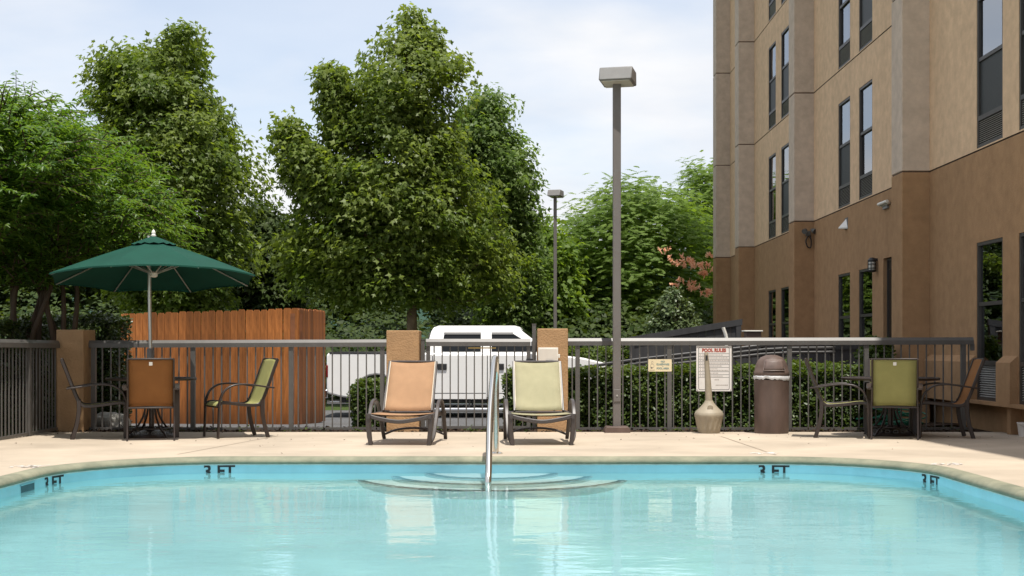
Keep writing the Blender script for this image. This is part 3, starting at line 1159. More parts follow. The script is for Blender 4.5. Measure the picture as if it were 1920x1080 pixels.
t.scale = (0.78,) * 3
t = thing('floodlight', 'twin-headed floodlight with looped cable at the pilaster corner', 'wall lamp', (6.07, 27.92, 3.62))
b = MB(); b.bb(-0.05, 0.05, -0.06, 0.0, -0.10, 0.0); b.build('junction_box', MT['floodlight'], t, bevel=0.01)
for sx in (-1, 1):
    b = MB(); b.lathe([(0.02, 0.0), (0.045, 0.05), (0.055, 0.12), (0.0, 0.115)], 12)
    o = b.build('head', MT['floodlight'], t); o.location = (0.05 * sx, -0.09, 0.03); o.rotation_euler = (R(115), 0, R(35 * sx))
b = MB(); b.tube(smooth_path([(0.0, -0.05, -0.10), (-0.05, -0.06, -0.2), (-0.02, -0.06, -0.32), (0.05, -0.05, -0.34), (0.06, -0.05, -0.2), (0.04, -0.04, -0.08)], 5), 0.013, 6); b.build('cable', MT['truck_dark'], t)

# ================================================================== POOL FENCE
FY = 17.70


def picket_mesh(h, name='picket'):
    b = MB()
    b.box((0, 0, h / 2), (0.016, 0.016, h))
    return b.mesh(name, MT['fence'], smooth=False)


RAILP = [(-0.045, -0.045), (0.045, -0.045), (0.045, 0.012), (0.018, 0.052), (-0.018, 0.052), (-0.045, 0.012)]


def fence_panel(name, label, x0, x1, zt0, zt1, posts, group=None, step=0.1115, loc=(0, FY, 0), rz=0, zb=0.10):
    """panel along local x; zt = height of the rail's underside at the ends"""
    t = thing(name, label, 'fence', loc, rz, group)
    b = MB()
    b.tube([(x0, 0, zt0 + 0.045), (x1, 0, zt1 + 0.045)], 1.0, side=(0, 1, 0), prof=[(p[0], p[1]) for p in RAILP])
    b.build('top_rail', MT['fence'], t, smooth=False)
    b = MB()
    b.bb(x0, x1, -0.014, 0.014, zb - 0.018, zb + 0.018)
    b.build('bottom_rail', MT['fence'], t, smooth=False)
    zm = min(zt0, zt1)
    pm = picket_mesh(zm - zb + 0.012)
    n = int((x1 - x0) / step)
    for k in range(n):
        x = x0 + (k + 0.5) * (x1 - x0) / n
        if any(abs(x - p) < 0.042 for p in posts):
            continue
        link('picket', pm, t, (x, 0, zb + 0.006))
    for p in posts:
        b = MB()
        zz = zt0 + (zt1 - zt0) * (p - x0) / (x1 - x0)
        b.bb(p - 0.029, p + 0.029, -0.029, 0.029, 0.02, zz + 0.003)
        b.build('post', MT['fence'], t, smooth=False)
    return t


def fx(px):
    return WX(px, FY)


zr0, zr1, zr2 = WZ(652, FY), WZ(650, FY), WZ(646, FY)
fence_panel('pool_fence', 'grey metal picket fence run between the left corner pillar and the gate', fx(168), fx(727), zr0, zr1, [fx(176), fx(362), fx(546), fx(717)])
rf = fence_panel('pool_fence', 'grey metal picket fence run between the gate and the hotel wall, behind the signs', fx(1065), fx(1824), zr1 + 0.015, zr2, [fx(1083), fx(1255), fx(1480), fx(1624), fx(1806)])
b = MB(); b.bb(fx(1820), fx(1826), -0.03, 0.03, zr2 - 0.08, zr2 + 0.01); b.build('end_bracket', MT['fence'], rf, smooth=False)
fence_panel('pool_fence', 'shaded grey picket fence run along the left edge of the deck', -17.35, -3.0, WZ(651, FY) - 0.01, WZ(651, FY) + 0.03, [-16.35, -14.0, -11.6, -9.2, -6.8, -4.4], loc=(-6.0, 0, 0), rz=R(-90), zb=0.12)


def pillar(label, xa, xb, y0, y1, ztop):
    b = MB()
    b.bb(xa, xb, y0, y1, -0.05, ztop)
    o = b.build('pillar', MT['pillar'], None, smooth=False, bevel=0.012)
    return tag(o, label, 'pillar')


pillar('brown stucco pillar at the left corner of the pool fence, half in shade', fx(116) + 0.01, fx(168), FY - 0.25, FY + 0.25, WZ(618, FY - 0.25))
pillar('brown stucco pillar left of the gate, behind the orange lounger', fx(727.5), fx(788), FY - 0.22, FY + 0.22, WZ(619.5, FY - 0.22))
pillar('brown stucco pillar right of the gate, carrying a pale switch box', fx(1007), fx(1064), FY - 0.22, FY + 0.22, WZ(616, FY - 0.22))

g = thing('gate', 'grey metal picket gate between the two brown pillars', 'gate', (0, FY, 0))
gx0, gx1 = fx(799), fx(995)
ztg = WZ(649, FY)
b = MB(); b.tube([(gx0, 0, ztg + 0.045), (gx1, 0, ztg + 0.045)], 1.0, side=(0, 1, 0), prof=RAILP); b.build('top_rail', MT['fence'], g, smooth=False)
b = MB(); b.bb(gx0, gx1, -0.014, 0.014, 0.10, 0.135); b.build('bottom_rail', MT['fence'], g, smooth=False)
for x in (gx0 + 0.028, gx1 - 0.028):
    b = MB(); b.bb(x - 0.025, x + 0.025, -0.025, 0.025, 0.08, ztg + 0.002); b.build('stile', MT['fence'], g, smooth=False)
pm = picket_mesh(ztg - 0.135 + 0.02)
n = 12
for k in range(n):
    link('picket', pm, g, (gx0 + 0.053 + (k + 0.5) * (gx1 - gx0 - 0.106) / n, 0, 0.125))
for z in (0.25, 0.95):
    b = MB(); b.bb(gx0 - 0.03, gx0 + 0.01, -0.02, 0.02, z - 0.04, z + 0.04); b.build('hinge', MT['fence'], g, smooth=False)
b = MB(); b.bb(fx(878), fx(930), -0.02, 0.02, ztg - 0.032, ztg - 0.016); b.build('plate', MT['brass'], g, smooth=False)
b = MB(); b.bb(gx1 - 0.06, gx1 + 0.03, -0.05, 0.0, 0.98, 1.03); b.build('latch', MT['truck_dark'], g, smooth=False)
for (px, zt, lab) in ((793, WZ(636, FY), 'slim grey hinge post at the left side of the gate'), (1001.5, WZ(607, FY), 'tall grey latch post at the right side of the gate')):
    b = MB(); b.bb(fx(px - 3.6), fx(px + 3.6), -0.03, 0.03, 0.0, zt - 0.01); b.bb(fx(px - 4.2), fx(px + 4.2), -0.035, 0.035, zt - 0.01, zt)
    o = b.build('gate_post', MT['fence'], None, smooth=False); o.location = (0, FY, 0)
    tag(o, lab, 'post')

# switch box on the right pillar
t = thing('switch_box', 'pale beige electric switch box on the pillar beside the gate', 'switch box', (fx(1027), FY - 0.22, WZ(668, FY)))
b = MB(); b.bb(-0.13, 0.13, -0.07, 0, -0.14, 0.115); b.build('cabinet', MT['white_plastic'], t, bevel=0.006)
b = MB(); b.bb(-0.115, 0.115, -0.078, -0.0702, -0.125, 0.10); b.build('cover', M('box_cover', (0.62, 0.57, 0.50), 0.5, 0.06, 6), t, bevel=0.004)
b = MB(); b.bb(-0.03, 0.07, -0.095, -0.0782, -0.09, -0.05); b.build('switch', MT['truck_dark'], t, bevel=0.004)
b = MB(); b.bb(0.13, 0.155, -0.05, -0.02, -0.02, 0.03); b.build('hasp', MT['white_plastic'], t, bevel=0.004)

# ================================================================== CEDAR ENCLOSURE, RAMP, BOARD FENCES
prng = random.Random(11)
cz = -0.17


def plank_mesh(wd, h, seed):
    r = random.Random(seed)
    b = MB()
    c = 0.022 + r.uniform(-.004, .004)
    lean = r.uniform(-.006, .006)
    pts = [(-wd / 2, 0), (wd / 2, 0), (wd / 2 + lean, h - c * 1.6), (wd / 2 - c + lean, h), (-wd / 2 + c + lean, h), (-wd / 2 + lean, h - c * 1.6)]
    b.prism(pts, 'y', -0.009, 0.009)
    return b.mesh('plank', MT['cedar'], smooth=False)


ced = thing('cedar_enclosure', 'orange-brown stained cedar board enclosure behind the left pool fence', 'wooden fence', (0, 0, 0))
A = Vector((WX(228, 23.6), 23.6))
B = Vector((WX(560, 22.6), 22.6))
C = Vector((WX(609, 24.6), 24.6))
PM = [plank_mesh(0.128, 2.03 + 0.005 * (k % 3), k) for k in range(6)]
PS = [plank_mesh(0.132, 2.02 + 0.005 * (k % 3), 20 + k) for k in range(4)]


def board_run(p, q, n, h0, h1, meshes, back=1):
    d = (q - p)
    ln = d.length
    d.normalize()
    a = math.atan2(d.y, d.x)
    nrm = Vector((-d.y, d.x)) * back
    for k in range(n):
        s = (k + 0.5) * ln / n
        pt = p + d * s
        o = link('plank', meshes[prng.randrange(len(meshes))], ced, (pt.x, pt.y, cz + prng.uniform(-.005, .005)), (0, prng.uniform(-.004, .004), a + prng.uniform(-.02, .02)))
        o.scale = (ln / n / 0.1345 * prng.uniform(.955, 1.005), 1, (h0 + (h1 - h0) * s / ln) / 2.04)
    m_ = (p + q) / 2
    for z in (0.30, 1.0, 1.70):
        b = MB()
        b.box((0, 0, 0), (ln, 0.04, 0.09))
        o = b.build('rail', MT['cedar_rail'], ced, smooth=False)
        o.location = (m_.x + nrm.x * 0.032, m_.y + nrm.y * 0.032, cz + z)
        o.rotation_euler = (0, 0, a)
    for s in (0.05, ln / 2, ln - 0.05):
        b = MB()
        b.bb(-.045, .045, -.045, .045, 0, 1.95)
        o = b.build('post', MT['cedar_rail'], ced, smooth=False)
        o.location = (p.x + d.x * s + nrm.x * 0.1, p.y + d.y * s + nrm.y * 0.1, cz - .02)
        o.rotation_euler = (0, 0, a)


ZA, ZB, ZC = WZ(587.5, 23.6) - cz, WZ(577, 22.6) - cz, WZ(581, 24.6) - cz
board_run(A, B, 24, ZA, ZB, PM)
board_run(B, C, 15, ZB + 0.01, ZC, PS)
D_ = A + (C - B)
board_run(D_, A, 15, ZA, ZA, PS)

# ramp guard: dark boards with a sloping cap
def board_guard(name, label, x0, x1, y, zt0, zt1, zbase, cap=0.09, group=None):
    t = thing(name, label, 'board fence', (0, y, 0), 0, group)
    n = max(3, int((x1 - x0) / 0.145))
    for k in range(n):
        xa = x0 + (x1 - x0) * k / n + 0.003
        xb = x0 + (x1 - x0) * (k + 1) / n - 0.003
        za = zt0 + (zt1 - zt0) * k / n
        zb_ = zt0 + (zt1 - zt0) * (k + 1) / n
        b = MB()
        b.prism([(xa, zbase), (xb, zbase), (xb, zb_ - .01), (xa, za - .01)], 'y', -0.012 - 0.004 * (k % 2), 0.012)
        b.build('board', MT['guard'], t, smooth=False)
    b = MB()
    b.prism([(x0 - .03, zt0 - cap), (x1 + .05, zt1 - cap), (x1 + .05, zt1 + .02), (x0 - .03, zt0 + .02)], 'y', -0.05, 0.05)
    b.build('cap', MT['guard'], t, smooth=False)
    b = MB()
    b.bb(x1 - .06, x1 + .03, -0.045, 0.045, zbase, zt1 - cap)
    b.build('post', MT['guard'], t, smooth=False)
    b = MB()
    b.bb(x0 - .02, x0 + .06, -0.045, 0.045, zbase, zt0 - cap)
    b.build('post', MT['guard'], t, smooth=False)
    return t


board_guard('ramp_guard', 'dark board guard with a cap sloping up to the right beside the hotel corner', WX(1183, 24), WX(1386, 24), 24.0, WZ(634, 24), WZ(600, 24), -0.25)
board_guard('board_fence', 'low dark board fence behind the clipped hedge and trash can', WX(1392, 22.3), WX(1626, 22.3), 22.3, WZ(652, 22.3), WZ(648, 22.3), -0.2, cap=0.06)

# ramp hand rails (three stacked pipes on posts, rising then level)
t = thing('ramp_railing', 'dark triple-pipe ramp railing with sunlit tops, rising rightwards behind the hedge', 'railing', (0, 0, 0))
RY = 20.2
for k in range(3):
    dz = -0.066 * k
    pts = [(WX(1040, RY), RY, WZ(697, RY) + dz), (WX(1063, RY), RY, WZ(693, RY) + dz), (WX(1200, RY), RY, WZ(673.5, RY) + dz), (WX(1430, RY), RY, WZ(648, RY) + dz), (WX(1480, RY), RY, WZ(645, RY) + dz), (WX(1566, RY), RY, WZ(644, RY) + dz)]
    b = MB()
    b.tube(pts, 1.0, side=(0, 1, 0), prof=[(x * 1.0, y * 1.0) for x, y in rect(0.024, 0.024, 0.5)])
    b.build('rail', MT['rail_dark'], t, smooth=False)
for px in (1075, 1190, 1310, 1430, 1560):
    zt = WZ(np.interp(px, [1063, 1200, 1430, 1480, 1566], [693, 673.5, 648, 645, 644]), RY)
    b = MB()
    b.bb(WX(px, RY) - .022, WX(px, RY) + .022, RY + 0.027, RY + 0.07, -0.2, zt - 0.02)
    b.build('post', MT['rail_dark'], t, smooth=False)

# bent white pipe and the small brown cabinet by the guard
o = MB().tube(smooth_path([W(1356, 614, 23.2), W(1358, 620, 23.2), W(1361.5, 631, 23.2), W(1362, 650, 23.2), Vector((WX(1362, 23.2), 23.2, -0.2))], 4), 0.030, 8).build('vent_pipe', MT['white_plastic'])
tag(o, 'bent white pipe standing in front of the dark ramp guard', 'pipe')
t = thing('utility_cabinet', 'small brown cabinet with a pale lid beside the ramp guard', 'cabinet', (WX(1411, 23), 23.0, 0))
b = MB(); b.prism([(-0.14, -0.2), (0.18, -0.2), (0.13, WZ(622, 23)), (-0.13, WZ(622, 23))], 'y', -0.12, 0.12); b.build('body', MT['can'], t, bevel=0.008)
b = MB(); b.bb(-0.165, 0.155, -0.15, 0.15, WZ(622, 23), WZ(619.5, 23)); b.build('lid', MT['white_plastic'], t, bevel=0.005)

# ================================================================== PICK-UP TRUCK
TY = 28.0
TZ = -0.30
truck = thing('pickup_truck', 'white crew-cab pickup truck parked beyond the gate', 'pickup truck', (WX(612, TY), TY + 0.98, TZ))


def arc(cx, cz_, r, a0, a1, n=10):
    return [(cx + r * math.cos(R(a0 + (a1 - a0) * k / n)), cz_ + r * math.sin(R(a0 + (a1 - a0) * k / n))) for k in range(n + 1)]


out = [(0.02, 0.52), (0.0, 0.60), (0.0, 1.33), (0.05, 1.38), (2.03, 1.385), (2.07, 1.37), (4.55, 1.36), (4.75, 1.345), (5.4, 1.27), (5.82, 1.17), (5.97, 1.02), (6.0, 0.85), (5.98, 0.50), (5.85, 0.40)]
out += arc(4.95, 0.40, 0.50, 0, 180) + arc(1.05, 0.42, 0.50, 0, 180) + [(0.3, 0.45)]
out = [(x, z) for x, z in out]
b = MB()
b.prism(out, 'y', -0.97, 0.97)
b.build('body', MT['truck'], truck, bevel=0.055, seg=3)
# cab upper
b = MB()
levels = [(1.33, 2.09, 4.74, 0.935), (1.60, 2.13, 4.42, 0.849), (1.83, 2.19, 4.12, 0.775), (1.92, 2.24, 4.05, 0.70), (1.955, 2.34, 3.93, 0.60)]
v, f = [], []
for (z, xa, xb, hw) in levels:
    v += [(xa, -hw, z), (xb, -hw, z), (xb + 0.04, 0, z + (0.01 if z > 1.9 else 0)), (xb, hw, z), (xa, hw, z), (xa - 0.02, 0, z + (0.01 if z > 1.9 else 0))]
for i in range(len(levels) - 1):
    for k in range(6):
        f.append((i * 6 + k, i * 6 + (k + 1) % 6, i * 6 + 6 + (k + 1) % 6, i * 6 + 6 + k))
f.append(tuple(range(24, 30)))
b.add(v, f)
b.build('cab', MT['truck'], truck, ang=30, bevel=0.03, seg=3)


def cab_y(z):
    return np.interp(z, [1.33, 1.60, 1.83, 1.92], [0.935, 0.849, 0.775, 0.69])


for sgn in (-1, 1):
    for poly in ([(2.42, 1.40), (3.24, 1.40), (3.24, 1.80), (2.54, 1.80), (2.46, 1.74)], [(3.47, 1.40), (4.45, 1.40), (4.18, 1.62), (3.92, 1.78), (3.75, 1.80), (3.47, 1.80)]):
        b = MB()
        n = len(poly)
        o1 = [(x, sgn * (cab_y(z) + 0.004), z) for x, z in poly]
        o2 = [(x, sgn * (cab_y(z) - 0.03), z) for x, z in poly]
        b.add(o1 + o2, [tuple(range(n)), tuple(reversed(range(n, 2 * n)))] + [((i + 1) % n, i, n + i, n + (i + 1) % n) for i in range(n)])
        wn = b.build('window', MT['car_glass'], truck, smooth=False)
        top = [p for p in poly if p[1] > 1.60]
        xa, xb = min(p[0] for p in top), max(p[0] for p in poly if p[1] > 1.75)
        b = MB()
        b.add([(xa, sgn * (cab_y(1.80) + 0.008), 1.80), (xb, sgn * (cab_y(1.80) + 0.008), 1.80), (xb, sgn * (cab_y(1.765) + 0.022), 1.765), (xa, sgn * (cab_y(1.765) + 0.022), 1.765), (xa, sgn * (cab_y(1.80) - .01), 1.815), (xb, sgn * (cab_y(1.80) - .01), 1.815)], [(0, 1, 2, 3), (4, 5, 1, 0)])
        b.build('rain_guard', MT['truck_dark'], wn)
    for (xa, xb, hx) in ((2.24, 3.36, 2.33), (3.40, 4.42, 3.53)):
        b = MB()
        b.bb(xa, xb, sgn * 0.96, sgn * 0.976, 0.40, 1.325)
        dr_ = b.build('door', MT['truck'], truck, bevel=0.012, seg=2)
        b = MB()
        b.bb(hx, hx + 0.20, sgn * 0.975, sgn * 1.004, 1.02, 1.15)
        b.build('handle', MT['truck_dark'], dr_, bevel=0.012)
        b = MB()
        b.bb(xa + .01, xb - .01, sgn * 0.975, sgn * 0.9785, 0.522, 0.534)
        b.build('crease_shade', MT['truck_dark'], dr_, smooth=False)  # dark strip standing in for the shade along the body fold
    for gx in (2.23, 3.38, 4.43):
        b = MB()
        b.bb(gx - .009, gx + .009, sgn * 0.965, sgn * 0.9715, 0.42, 1.31)
        b.build('door_gap', MT['truck_dark'], truck, smooth=False)
    b = MB()
    b.bb(4.30, 4.42, sgn * 1.02, sgn * 1.20, 1.40, 1.62)
    b.bb(4.34, 4.38, sgn * 0.90, sgn * 1.03, 1.42, 1.47)
    b.build('mirror', MT['truck_dark'], truck, bevel=0.02)
    b = MB()
    b.tube([(1.75, sgn * 1.0, 0.185), (4.25, sgn * 1.0, 0.185)], 0.045, 10)
    for x in (2.0, 3.0, 4.0):
        b.tube([(x, sgn * 1.0, 0.185), (x, sgn * 0.85, 0.36)], 0.02, 6)
    b.build('step_bar', MT['chrome'], truck)
    b = MB()
    b.bb(0.06, 2.0, sgn * 0.93, sgn * 0.977, 1.352, 1.396)
    b.build('bed_rail_cap', MT['truck_dark'], truck, bevel=0.01)
    b = MB()
    b.bb(-0.012, 0.035, sgn * 0.86, sgn * 0.978, 0.86, 1.12)
    b.build('tail_light', MT['tail_red'], truck, bevel=0.012)
    b = MB()
    b.bb(5.80, 5.985, sgn * 0.62, sgn * 0.975, 0.80, 1.02)
    b.build('headlight', MT['head_lens'], truck, bevel=0.02)
    for x in (1.05, 4.95):
        wt = bpy.data.objects.new('wheel', None)
        COL.objects.link(wt)
        wt.parent = truck
        wt.location = (x, sgn * 0.82, 0.39)
        wt.rotation_euler = (R(90), 0, 0)
        b = MB(); b.lathe([(0.25, -0.13), (0.36, -0.135), (0.39, -0.10), (0.39, 0.10), (0.36, 0.135), (0.25, 0.13)], 28); b.build('tyre', MT['rubber'], wt)
        b = MB(); b.lathe([(0.0, -0.02), (0.06, -0.09), (0.10, -0.05), (0.22, -0.06), (0.25, -0.12), (0.25, 0.12), (0.0, 0.10)], 20); b.lathe([(0.0, 0.09), (0.06, 0.115), (0.10, 0.07), (0.22, 0.08), (0.252, 0.125)], 20); b.build('rim', MT['chrome'], wt)
b = MB(); b.bb(0.25, 5.7, -0.80, 0.80, 0.32, 0.62); b.build('underbody', MT['truck_dark'], truck, smooth=False)
b = MB(); b.bb(-0.10, 0.03, -0.95, 0.95, 0.42, 0.60); b.build('rear_bumper', MT['chrome'], truck, bevel=0.02)
b = MB(); b.bb(5.93, 6.09, -0.93, 0.93, 0.42, 0.64); b.build('front_bumper', MT['chrome'], truck, bevel=0.03)
b = MB(); b.bb(5.96, 6.012, -0.58, 0.58, 0.70, 1.04); b.build('grille', MT['truck_dark'], truck, bevel=0.01)
b = MB(); b.tube([(-0.02, -0.72, 0.33), (0.9, -0.72, 0.33)], 0.05, 12); b.build('exhaust_pipe', MT['chrome'], truck)
b = MB()
b.add([(4.70, -0.86, 1.375), (4.74, 0.0, 1.375), (4.70, 0.86, 1.375), (4.06, 0.70, 1.87), (4.10, 0, 1.88), (4.06, -0.70, 1.87)], [(0, 1, 4, 5), (1, 2, 3, 4)])
ws = b.build('windshield', MT['car_glass'], truck)
ws.location = (0.045, 0, 0.03)
b = MB(); b.add([(2.06, -0.8, 1.42), (2.06, 0.8, 1.42), (2.145, 0.68, 1.80), (2.145, -0.68, 1.80)], [(0, 3, 2, 1)]); b.build('rear_window', MT['car_glass'], truck)

# ================================================================== LAMP POSTS
def lamp_post(label, x, y, zb, ztop, wpole, hw, hd, hh, yaw, base=True, handhole=None, group='parking lot lamp posts'):
    t = thing('lamp_post', label, 'lamp post', (x, y, zb), 0, group)
    h = ztop - zb
    b = MB(); b.bb(-wpole / 2, wpole / 2, -wpole / 2, wpole / 2, 0.0, h - hh * .7); b.build('pole', MT['lamp_grey'], t, smooth=False, bevel=0.008)
    if base:
        b = MB(); b.prism([(-0.165, -0.02), (0.165, -0.02), (0.165, 0.06), (0.14, 0.10), (-0.14, 0.10), (-0.165, 0.06)], 'y', -0.15, 0.15); b.build('base_cover', MT['can'], t, bevel=0.008)
        b = MB(); b.bb(-0.046, 0.046, -wpole / 2 - 0.012, -wpole / 2, 0.42, 0.58); cv = b.build('handhole_cover', MT['lamp_grey'], t, bevel=0.005)
        b = MB(); b.tube([(0, -wpole / 2 - 0.018, 0.5), (0, -wpole / 2 - 0.011, 0.5)], 0.012, 8); b.build('screw', MT['alu'], cv)
    hp = bpy.data.objects.new('head', None)
    COL.objects.link(hp); hp.parent = t
    hp.location = (0.012, -hd * 0.05, h); hp.rotation_euler = (R(-3), 0, R(yaw))
    # sloped shoe-box: front face raked, open underside with a lens
    b = MB()
    b.prism([(-hd / 2, -hh), (hd / 2, -hh), (hd / 2 - 0.03, 0), (-hd / 2 + 0.06, 0)], 'x', -hw / 2, hw / 2)
    b.build('housing', MT['lamp_head'], hp, bevel=0.015)
    b = MB(); b.bb(-hw / 2 + .03, hw / 2 - .03, -hd / 2 + .03, hd / 2 - .03, -hh - 0.012, -hh - 0.001); b.build('lens', MT['lens'], hp, bevel=0.004)
    return t


lamp_post('tall grey square lamp post with a box head at the pool fence', WX(1156.5, 17.32), 17.32, 0.055, WZ(131, 17.32), 0.102, 0.43, 0.42, 0.180, -14)
lamp_post('thin far lamp post standing before the trees, right of the big sycamore', WX(1041, 35), 35.0, -0.3, WZ(357, 35), 0.088, 0.35, 0.38, 0.17, -20, base=False)

# ================================================================== SIGNS
def rrect(w_, h_, r, n=4):
    pts = []
    for cx, cz_, a0 in ((w_ / 2 - r, h_ / 2 - r, 0), (-w_ / 2 + r, h_ / 2 - r, 90), (-w_ / 2 + r, -h_ / 2 + r, 180), (w_ / 2 - r, -h_ / 2 + r, 270)):
        for k in range(n + 1):
            a = R(a0 + 90 * k / n)
            pts.append((cx + r * math.cos(a), cz_ + r * math.sin(a)))
    return pts


def put_text(s, size, x, z, parent, m, bold=0.0, wfit=None, y=-0.0035, align='CENTER', name='lettering'):
    me = text_mesh(s, size, bold, align, extrude=0.0004)
    k = 1.0
    if wfit:
        xsx = [v.co.x for v in me.vertices]
        k = wfit / (max(xsx) - min(xsx))
    for v in me.vertices:
        v.co = Vector((x + v.co.x * k, y - v.co.z, z + v.co.y))
    me.materials.append(m)
    me.name = name
    return link(name, me, parent)


SY = FY - 0.03
sg = thing('pool_rules_sign', 'white POOL RULES sign with red heading hung on the fence behind the ash receptacle', 'sign', (WX(1338.7, SY), SY, WZ(690.8, SY)))
SW, SH = (1371.8 - 1305.6) * SY / FPX, (733.6 - 648.2) * SY / FPX
b = MB(); b.prism(rrect(SW, SH, 0.008), 'y', -0.002, 0.002); b.build('plate', MT['sign_white'], sg, smooth=False)
b = MB()
fo, fi = rrect(SW * .88, SH * .94, 0.022), rrect(SW * .88 - .012, SH * .94 - .012, 0.017)
n = len(fo)
b.add([(x, -0.0026, z) for x, z in fo] + [(x, -0.0026, z) for x, z in fi], [(i, (i + 1) % n, n + (i + 1) % n, n + i) for i in range(n)])
rows = [0.845, 0.78, 0.715, 0.655, 0.59, 0.525, 0.425, 0.355, 0.29]
zt = SH * .47
for fr_ in rows:
    z = -zt + fr_ * 2 * zt
    b.add([(-SW * .43, -0.0026, z - .0022), (SW * .43, -0.0026, z - .0022), (SW * .43, -0.0026, z + .0022), (-SW * .43, -0.0026, z + .0022)], [(0, 1, 2, 3)])
b.build('printed_frame', MT['ink_black'], sg, smooth=False)
put_text('POOL RULES', 0.062, 0, zt * 2 * 0.92 - zt, sg, MT['ink_red'], 0.004, wfit=SW * .68)
b = MB()
r2 = random.Random(8)
for i, fr_ in enumerate(rows):
    z1_ = -zt + fr_ * 2 * zt
    z0_ = -zt + (rows[i + 1] if i + 1 < len(rows) else 0.05) * 2 * zt
    lines = [0.5] if (i != 5 and i < 8) else ([0.33, 0.7] if i == 5 else [])
    for q in lines:
        z = z1_ + (z0_ - z1_) * q
        b.add([(-SW * .395, -0.003, z - .004), (-SW * .37, -0.003, z - .004), (-SW * .37, -0.003, z + .004), (-SW * .395, -0.003, z + .004)], [(0, 1, 2, 3)])
        x = -SW * .33
        end = SW * r2.choice([.10, .22, .36, .39])
        while x < end:
            l = r2.uniform(.008, .026)
            b.add([(x, -0.003, z - .0035), (x + l, -0.003, z - .0035), (x + l, -0.003, z + .0035), (x, -0.003, z + .0035)], [(0, 1, 2, 3)])
            x += l + .006
b.build('printed_lines', MT['ink_faded'], sg, smooth=False)['kind'] = 'stuff'
b = MB()
for q, xa, xb in ((0.235, .02, .13), (0.11, .05, .36)):
    z = -zt + q * 2 * zt
    x = SW * xa
    while x < SW * xb:
        l = r2.uniform(.008, .018)
        b.add([(x, -0.003, z - .005), (x + l, -0.003, z - .005), (x + l, -0.003, z + .005), (x, -0.003, z + .005)], [(0, 1, 2, 3)])
        x += l + .006
b.build('handwritten_line', MT['ink_faded'], sg, smooth=False)
b = MB()
for sx in (-1, 1):
    for sz in (-1, 1):
        b.tube([(sx * SW * .47, -0.006, sz * SH * .47), (sx * SW * .47, 0.0, sz * SH * .47)], 0.006, 8)
b.build('screw', MT['alu'], sg)

s2 = thing('no_glassware_sign', 'small cream NO GLASSWARE IN POOL AREA sign on the fence beside the lamp post', 'sign', (WX(1237.5, SY), SY, WZ(685, SY)))
sw, sh = (1259.5 - 1215.5) * SY / FPX, (697 - 674) * SY / FPX
b = MB(); b.prism(rrect(sw, sh, 0.010), 'y', -0.002, 0.002); b.build('plate', MT['sign_cream'], s2, smooth=False)
put_text('NO', 0.034, sw * .12, sh * .30, s2, MT['ink_teal'], 0.001)
put_text('GLASSWARE', 0.034, sw * .12, sh * .08, s2, MT['ink_teal'], 0.001, wfit=sw * .55)
put_text('IN', 0.018, sw * .12, -sh * .09, s2, MT['ink_teal'], 0.0)
put_text('POOL AREA', 0.034, sw * .12, -sh * .25, s2, MT['ink_teal'], 0.001, wfit=sw * .53)
b = MB()
# printed glass-and-bottle outline on the left of the plate
def ring2(cx, cz_, rx, rz_, wd, n=14, a0=0, a1=360):
    v = []
    for k in range(n + 1):
        a = R(a0 + (a1 - a0) * k / n)
        v += [(cx + rx * math.cos(a), -0.003, cz_ + rz_ * math.sin(a)), (cx + (rx - wd) * math.cos(a), -0.003, cz_ + (rz_ - wd) * math.sin(a))]
    b.add(v, [(2 * k, 2 * k + 2, 2 * k + 3, 2 * k + 1) for k in range(n)])


ring2(-sw * .33, sh * .22, 0.013, 0.020, .004)
ring2(-sw * .33, -sh * .05, 0.026, 0.028, .004)
ring2(-sw * .36, -sh * .20, 0.014, 0.012, .012)
b.add([(-sw * .45, -0.003, -sh * .40), (-sw * .22, -0.003, -sh * .40), (-sw * .22, -0.003, -sh * .37), (-sw * .45, -0.003, -sh * .37)], [(0, 1, 2, 3)])
b.build('pictogram', MT['ink_faded'], s2, smooth=False)

